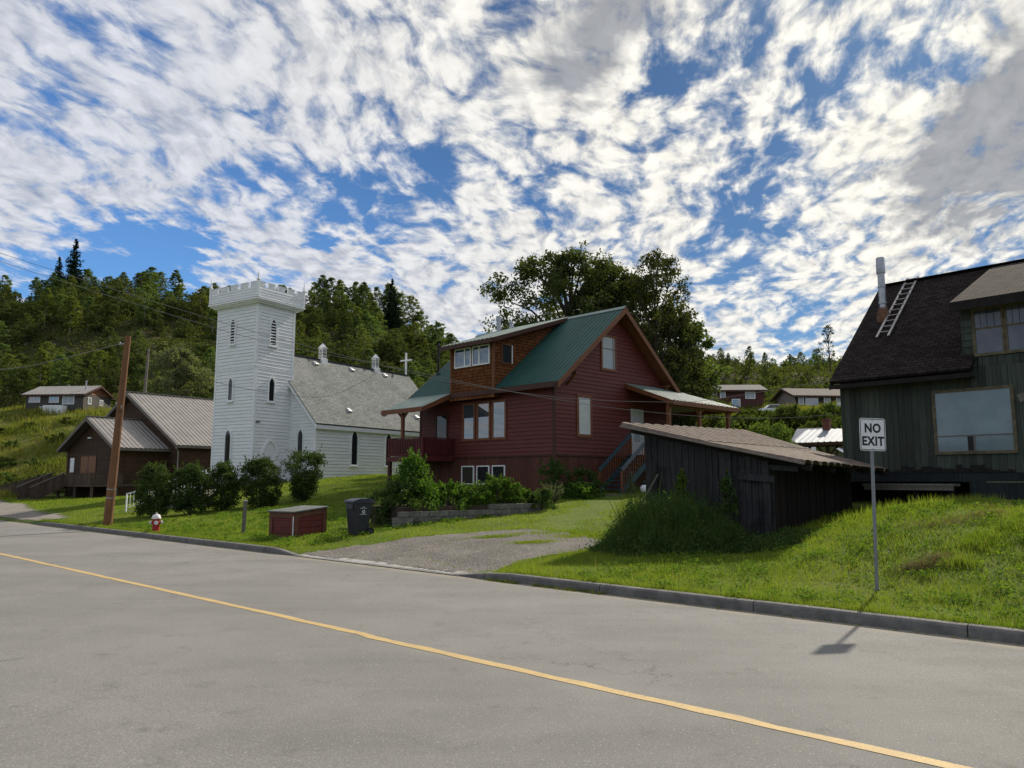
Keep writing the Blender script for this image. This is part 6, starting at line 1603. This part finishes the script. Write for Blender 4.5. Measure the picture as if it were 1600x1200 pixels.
sb = [shrub(7, .85, 1.15, 3600, .050, 'leaf_bright', spikes=8), shrub(8, .8, 1.1, 3400, .050, 'leaf_bright', spikes=10)]
plant('raspberry_bush', 'low bright bush in the bed beside the tall pointed shrub', sb[0], -2.35, 29.2, 0, z=.86)
plant('raspberry_bush', 'low bright bush in the middle of the bed above the block wall', sb[1], -1.35, 29.9, 1, (1.0, 1, 1.05), z=.90)
plant('raspberry_bush', 'bright bush in front of the last basement window of the red house', sb[0], -.45, 30.6, 2, (1.0, 1, 1.12), z=.95)
plant('raspberry_bush', 'small bright bush at the right of the basement windows', sb[1], .35, 31.3, 3, (.9, .9, .72), z=1.0)
th_ = shrub(9, .55, .85, 1700, .045, 'leaf_lilac', spikes=4)
plant('thorny_plant', 'dark low bush at the right end of the block wall', th_, 1.25, 30.7, 0, z=gz(1.25, 30.7))
rng = np.random.default_rng(77); mb = MB()
Ls = []
for i in range(26):
    a = rng.uniform(0, 6.28); l = rng.uniform(.6, 1.15); d = np.array([math.cos(a) * rng.uniform(.2, .75), math.sin(a) * rng.uniform(.2, .75), 1.]); d /= np.linalg.norm(d)
    mb.tube([(0, 0, 0), tuple(d * l * .6), tuple(d * l + np.array([0, 0, -.08 * l]))], [.014, .010, .004], 4, cap=False)
    tt = rng.uniform(.25, 1, 26)[:, None]; Ls.append(d * l * tt + rng.normal(0, .035, (26, 3)))
o = thing('spiky_plant', 'pale spiky grey green plant at the corner of the red house garden', 'plant', (1.75, 32.3, gz(1.75, 32.3) + .1))
obj('foliage', fast_mesh('foliage', leaves(rng, np.concatenate(Ls), .05, .2, .3), 4, M['leaf_grey']), o); mb.build('stems', M['leaf_grey'], o)
plant('garden_shrub', 'dark round bush against the red house skirting left of the stairs', shrub(10, .95, 1.35, 4200, .05, 'leaf_lilac'), 3.45, 37.0, 0, z=1.3)
plant('garden_shrub', 'low bright ground bush in front of the dark bush by the stairs', shrub(11, 1.15, .75, 3800, .05, 'leaf_bright', ry=.9), 3.0, 35.6, 0)
plant('garden_shrub', 'dark climber in the corner between the spiky plant and red house', shrub(12, .6, 1.9, 2600, .05, 'leaf_lilac'), 1.9, 36.4, 0)
plant('garden_plant', 'small pale leafy weed beside the foot of the stairs', shrub(13, .28, 1.0, 420, .045, 'leaf_grey', 'cone', spikes=3, stems=3, clump=.16), 5.7, 37.2, 0, cat='plant')
# weeds and tall plants at the shed
plant('tall_weed', 'tall pale plume of weed against the left end of the shed wall', shrub(14, .38, 1.5, 1500, .04, 'leaf_bright', 'cone', spikes=8, stems=4, clump=.18), 4.35, 19.9, 0, cat='plant', z=.8)
plant('tall_weed', 'second dark plume of weed at the middle of the shed wall', shrub(15, .30, 1.3, 900, .04, 'leaf_lilac', 'cone', spikes=6, stems=4, clump=.16), 5.35, 19.3, 0, cat='plant', z=.9)
# bushes on the bank behind
bk = [shrub(30 + i, 2.0, 2.7, 3000, .15, 'leaf_bank', spikes=5, clump=.55) for i in range(4)]
rg = random.Random(9); i = 0
for (x0, y0, x1, y1, nn_, hs) in ((25.5, 98, 46, 98, 12, .62), (23.5, 92, 44, 93, 11, 1.0), (20.5, 84, 39, 86, 10, 1.2), (19.5, 76, 33, 78, 8, 1.05)):
    for j in range(nn_):
        f = (j + rg.uniform(-.25, .25)) / (nn_ - 1); s = rg.uniform(.8, 1.15) * hs
        plant('bank_bush', 'leafy green bush in the thicket on the bank below the far houses', bk[i % 4], x0 + (x1 - x0) * f, y0 + (y1 - y0) * f + rg.uniform(-1, 1), rg.uniform(0, 6), (s * .9, s * .9, s), group='bushes on the bank below the far houses', stems=False); i += 1
plant('yard_bush', 'round yellowish bush behind the shed roof left of the silver roof', shrub(50, 2.2, 4.4, 9000, .10, 'leaf_bank', spikes=8, clump=.5), 18.4, 55.5, 0)
plant('yard_bush', 'broad yellowish green bush seen between the red house porch posts', shrub(51, 2.6, 4.0, 9000, .10, 'leaf_bank', spikes=8, clump=.5), 15.3, 57, 2)
plant('yard_bush', 'low dark green bush behind the porch of the red house', shrub(52, 2.2, 3.6, 7000, .10, 'leaf_lilac', spikes=8, clump=.5), 12.3, 54, 2)

# ================================================================== GRASS
def footprint(x, y, loc, rz, x0, x1, y0, y1):
    c, s = math.cos(rz), math.sin(rz); dx, dy = x - loc[0], y - loc[1]
    lx, ly = dx * c + dy * s, -dx * s + dy * c
    return (lx > x0) & (lx < x1) & (ly > y0) & (ly < y1)
def blocked(x, y):
    b = inside(drive_poly, x + nz(x, y) * .14, y) | inside(track_poly, x + nz(x, y) * .3, y)
    b |= footprint(x, y, (-17.53, 52), R(60), 0, 18.5, -2.6, 6.9) & ~footprint(x, y, (-17.53, 52), R(60), -5, 3.2, -2.7, 0)
    b |= footprint(x, y, (2.07, 37.5), R(45), -.1, 10, -.1, 10.5); b |= footprint(x, y, (12.17, 28.3), R(42), -.1, 9, -10, 0)
    b |= footprint(x, y, (6.93, 18.26), R(54), .5, 9.6, 1.1, 4.4); b |= footprint(x, y, (-33.55, 66), R(54), -2.7, 16, -2, 16)
    return b
def blades(rng, x, y, h, w, lean=.45, z=None):
    n = len(x); z = ground(x, y) if z is None else z
    a = rng.uniform(0, 6.283, n); b = rng.uniform(0, 6.283, n); ln = np.abs(rng.normal(0, lean, n)) * h
    dx, dy = np.cos(a) * w / 2, np.sin(a) * w / 2
    p0 = np.stack([x - dx, y - dy, z - .01], 1); p1 = np.stack([x + dx, y + dy, z - .01], 1)
    p2 = np.stack([x + np.cos(b) * ln, y + np.sin(b) * ln, z + np.sqrt(np.maximum(h * h - ln * ln, h * h * .1))], 1)
    return np.stack([p0, p1, p2], 1).reshape(-1, 3)
rng = np.random.default_rng(3); parts = []
path = [np.array(p) for p in path_polys]
# (n range, u range, blades per m2, blade height, blade width)
for (na, nb, ua, ub, den_, hh, ww) in ((12.20, 14.5, -7, 12.6, 1500, .075, .010), (14.5, 19, -7, 12, 900, .085, .013), (19, 27, -4, 14, 480, .10, .017), (12.20, 14.5, 19.2, 33, 800, .062, .016), (14.5, 19, 11, 33, 480, .062, .019),
                                       (19, 27, 14, 34, 300, .062, .023), (27, 36, 10, 34, 170, .07, .03), (12.2, 22, 33, 52, 210, .066, .03), (22, 36, 34, 58, 150, .10, .032), (12.3, 30, 52, 95, 60, .12, .05)):
    n_ = int((nb - na) * (ub - ua) * den_); nn = rng.uniform(na, nb, n_); uu = rng.uniform(ua, ub, n_); x, y = xy(nn, uu)
    pat = .5 + .5 * np.sin(x * 1.7 + 2.1 * np.sin(y * .8)) * np.sin(y * 1.9 + 1.7 * np.sin(x * .9))
    keep = ~blocked(x, y) & (y > 3)
    tr = np.zeros(n_, bool)
    for q in path_polys: tr |= inside(q, x + nz(x, y) * .5, y)
    keep &= ~(tr & (rng.random(n_) < .62))
    x, y, pat, tr = x[keep], y[keep], pat[keep], tr[keep]
    h = hh * rng.uniform(.5, 1.35, len(x)) * (.62 + .75 * pat) * np.where(tr, .5, 1)
    parts.append(blades(rng, x, y, h, ww * rng.uniform(.7, 1.3, len(x)), .55))
# ragged edge over the kerb and round the gravel, taller tufts
def edge_tufts(x, y, h, w, per, sp):
    k = len(x); X = np.repeat(x, per) + rng.normal(0, sp, k * per); Y = np.repeat(y, per) + rng.normal(0, sp, k * per)
    ok = (nu(X, Y)[0] > 12.14) & ~inside(drive_poly, X, Y)
    X, Y = X[ok], Y[ok]; parts.append(blades(rng, X, Y, h * rng.uniform(.5, 1.4, len(X)), w, .6))
uu = np.concatenate([rng.uniform(-7, 11.6, 900), rng.uniform(20, 42, 700)]); nn = 12.2 + np.abs(rng.normal(0, .10, len(uu))); x, y = xy(nn, uu); edge_tufts(x, y, .10, .012, 14, .05)
dp = np.array(drive_poly + drive_poly[:1]); 
for a, b in zip(dp[:-1], dp[1:]):
    k = int(np.linalg.norm(b - a) * 16); f = rng.uniform(0, 1, k); edge_tufts(a[0] + (b[0] - a[0]) * f, a[1] + (b[1] - a[1]) * f, .11, .016, 12, .16)
# rougher clumps over the bank
k = 800; nn = rng.uniform(13, 24, k); uu = rng.uniform(-5, 9, k); x, y = xy(nn, uu); ok = ~blocked(x, y); edge_tufts(x[ok], y[ok], .13, .013, 16, .07)
k = 420; nn = rng.uniform(18.5, 25.5, k); uu = rng.uniform(4.5, 8.4, k); x, y = xy(nn, uu); ok = ~blocked(x, y); edge_tufts(x[ok], y[ok], .26, .016, 16, .10)
# grass growing in the middle of the drive
for cx_, cy_, sx, sy in ((.6, 21.3, .35, .10), (1.0, 23.2, .9, .22), (1.9, 22.2, .5, .2), (-.5, 22.8, .5, .12)):
    X, Y = cx_ + rng.normal(0, sx, 1600), cy_ + rng.normal(0, sy, 1600); parts.append(blades(rng, X, Y, .07 * rng.uniform(.5, 1.4, 1600), .016, .6))
k = 2600; nn = rng.uniform(12.4, 24, k); uu = rng.uniform(-6, 11, k); x, y = xy(nn, uu); ok = ~blocked(x, y); SEED = blades(rng, x[ok], y[ok], rng.uniform(.14, .36, int(ok.sum())), .008, .35)
tag(obj('seed_stems', fast_mesh('seed_stems', SEED, 3, M['meadow'])), kind='stuff')
# broad-leaved weeds among the grass of the bank, mown hay and tussocks
lv = []
for cnt_, na, nb, ua, ub, s_ in ((560, 12.3, 19, -6, 10, .028), (420, 19, 25, -3, 9, .036), (520, 12.4, 22, 20, 34, .036)):
    nn = rng.uniform(na, nb, cnt_); uu = rng.uniform(ua, ub, cnt_); x, y = xy(nn, uu); ok = ~blocked(x, y); x, y = x[ok], y[ok]; q = 34
    X = np.repeat(x, q) + rng.normal(0, .10, q * len(x)); Y = np.repeat(y, q) + rng.normal(0, .10, q * len(x)); ok = nu(X, Y)[0] > 12.16; X, Y = X[ok], Y[ok]
    lv.append(leaves(rng, np.stack([X, Y, ground(X, Y) + rng.uniform(.03, .13, len(X))], 1), s_, 1.2, .6))
tag(obj('lawn_weeds', fast_mesh('lawn_weeds', np.concatenate(lv), 4, M['clover'])), kind='stuff')
hy = []
for cx_, cy_, sx, sy, k in ((7.15, 13.75, .22, .10, 1500), (7.6, 13.95, .12, .08, 500), (8.7, 15.6, .55, .16, 900), (9.7, 15.9, .3, .12, 800), (10.6, 16.9, .25, .12, 500), (11.3, 17.9, .3, .15, 700)):
    X, Y = cx_ + rng.normal(0, sx, k), cy_ + rng.normal(0, sy, k); X, Y = X[:k // 2], Y[:k // 2]; hy.append(blades(rng, X, Y, .13 * rng.uniform(.4, 1.3, len(X)), .010, 2.2, ground(X, Y) + .05))
tag(obj('dry_grass', fast_mesh('dry_grass', np.concatenate(hy), 3, M['hay'])), kind='stuff')
for cx_, cy_, sg in ((8.35, 14.15, .22), (8.8, 14.4, .2), (9.4, 14.7, .25), (7.7, 13.55, .12), (10.2, 15.2, .3)):
    k = 36; edge_tufts(cx_ + rng.normal(0, sg, k), cy_ + rng.normal(0, sg * .6, k), .17, .012, 18, .06)
# tufts of dry weed at the foot of the kerb
tag(obj('lawn_grass', fast_mesh('lawn_grass', np.concatenate(parts), 3, M['grass'])), kind='stuff')
parts = []
for u0, u1, k in ((8.6, 10.4, 150), (10.8, 11.7, 110), (-3, 8, 60), (23, 36, 70)):
    uu = rng.uniform(u0, u1, k); nn = 12.0 - np.abs(rng.normal(0, .07, k)); x, y = xy(nn, uu); X = np.repeat(x, 7) + rng.normal(0, .02, 7 * k); Y = np.repeat(y, 7) + rng.normal(0, .02, 7 * k)
    ok = nu(X, Y)[0] < 12.03; X, Y = X[ok], Y[ok]; parts.append(blades(rng, X, Y, .05 * rng.uniform(.4, 1.6, len(X)), .008, .7, np.full(len(X), -.005)))
tag(obj('kerb_weeds', fast_mesh('kerb_weeds', np.concatenate(parts), 3, M['meadow'])), kind='stuff')

# heap of tall weeds in front of the shed
k = 13000
nn = rng.uniform(14.4, 21.5, k); uu = rng.uniform(6.3, 13.0, k); x, y = xy(nn, uu)
def mound(x, y):
    n, u = nu(x, y)
    return 1.25 * np.clip(1.9 * np.exp(-((n - 17.0) / 1.6) ** 2 - ((u - 10.3) / 1.55) ** 2) - .35, 0, 1) + .35 * np.clip(1.6 * np.exp(-((n - 17.8) / 1.2) ** 2 - ((u - 8.2) / 1.3) ** 2) - .3, 0, 1)
hm = mound(x, y) * (1 + .25 * nz(x * .8, y * .8)); ok = (hm > .10) & ~blocked(x, y) & ~footprint(x, y, (6.93, 18.26), R(54), .3, 10, .9, 4.6)
x, y, hm = x[ok], y[ok], hm[ok]
parts = [blades(rng, np.repeat(x, 5) + rng.normal(0, .05, 5 * len(x)), np.repeat(y, 5) + rng.normal(0, .05, 5 * len(x)), np.repeat(hm, 5) * (.4 + .75 * rng.random(5 * len(x)) ** 1.5 + .5 * (rng.random(5 * len(x)) > .96)), .017 * rng.uniform(.7, 1.5, 5 * len(x)), .28)]
V = np.concatenate(parts); me1 = fast_mesh('weed_heap', V, 3, M['weed'])
tag(obj('weed_heap', me1), kind='stuff')
kk = rng.integers(0, len(x), 11000); zz = ground(x[kk], y[kk]) + hm[kk] * rng.uniform(.15, .95, len(kk))
tag(obj('weed_leaves', fast_mesh('weed_leaves', leaves(rng, np.stack([x[kk] + rng.normal(0, .12, len(kk)), y[kk] + rng.normal(0, .12, len(kk)), zz], 1), .038, .2, .4), 4, M['weed'])), kind='stuff')

# rough meadow on the slope behind the hall and across the bank
k = 60000; y = rng.uniform(70, 112, k); x = rng.uniform(-.82, .55, k) * y
cl = np.clip(.5 + .6 * np.sin(x * .55 + 1.2 * np.sin(y * .4)) * np.sin(y * .62 + x * .2), .1, 1.2)
ok = ~blocked(x, y) & ~((x > -29) & (y < 74)); x, y, cl = x[ok], y[ok], cl[ok]
X = np.repeat(x, 3) + rng.normal(0, .16, 3 * len(x)); Y = np.repeat(y, 3) + rng.normal(0, .16, 3 * len(x)); h = np.repeat(.2 + 1.0 * cl, 3) * rng.uniform(.4, 1.2, len(X))
tag(obj('meadow_grass', fast_mesh('meadow_grass', blades(rng, X, Y, h, .085 * rng.uniform(.6, 1.4, len(X)), .4), 3, M['meadow'])), kind='stuff')
rg = random.Random(31)
mbush = [shrub(60 + i, 1.1, 1.0, 700, .11, 'leaf_bank', spikes=5, clump=.34) for i in range(3)]
for i in range(46):
    y = rg.uniform(76, 104); x = rg.uniform(-.72, -.40) * y; s = rg.uniform(.6, 1.25)
    if y > 100 and -70 < x < -57: continue
    plant('slope_bush', 'low yellowish green bush in the rough grass on the left slope', mbush[i % 3], x, y, rg.uniform(0, 6), (s, s, s * rg.uniform(.7, 1.1)), group='low bushes on the grassy left slope', stems=False)
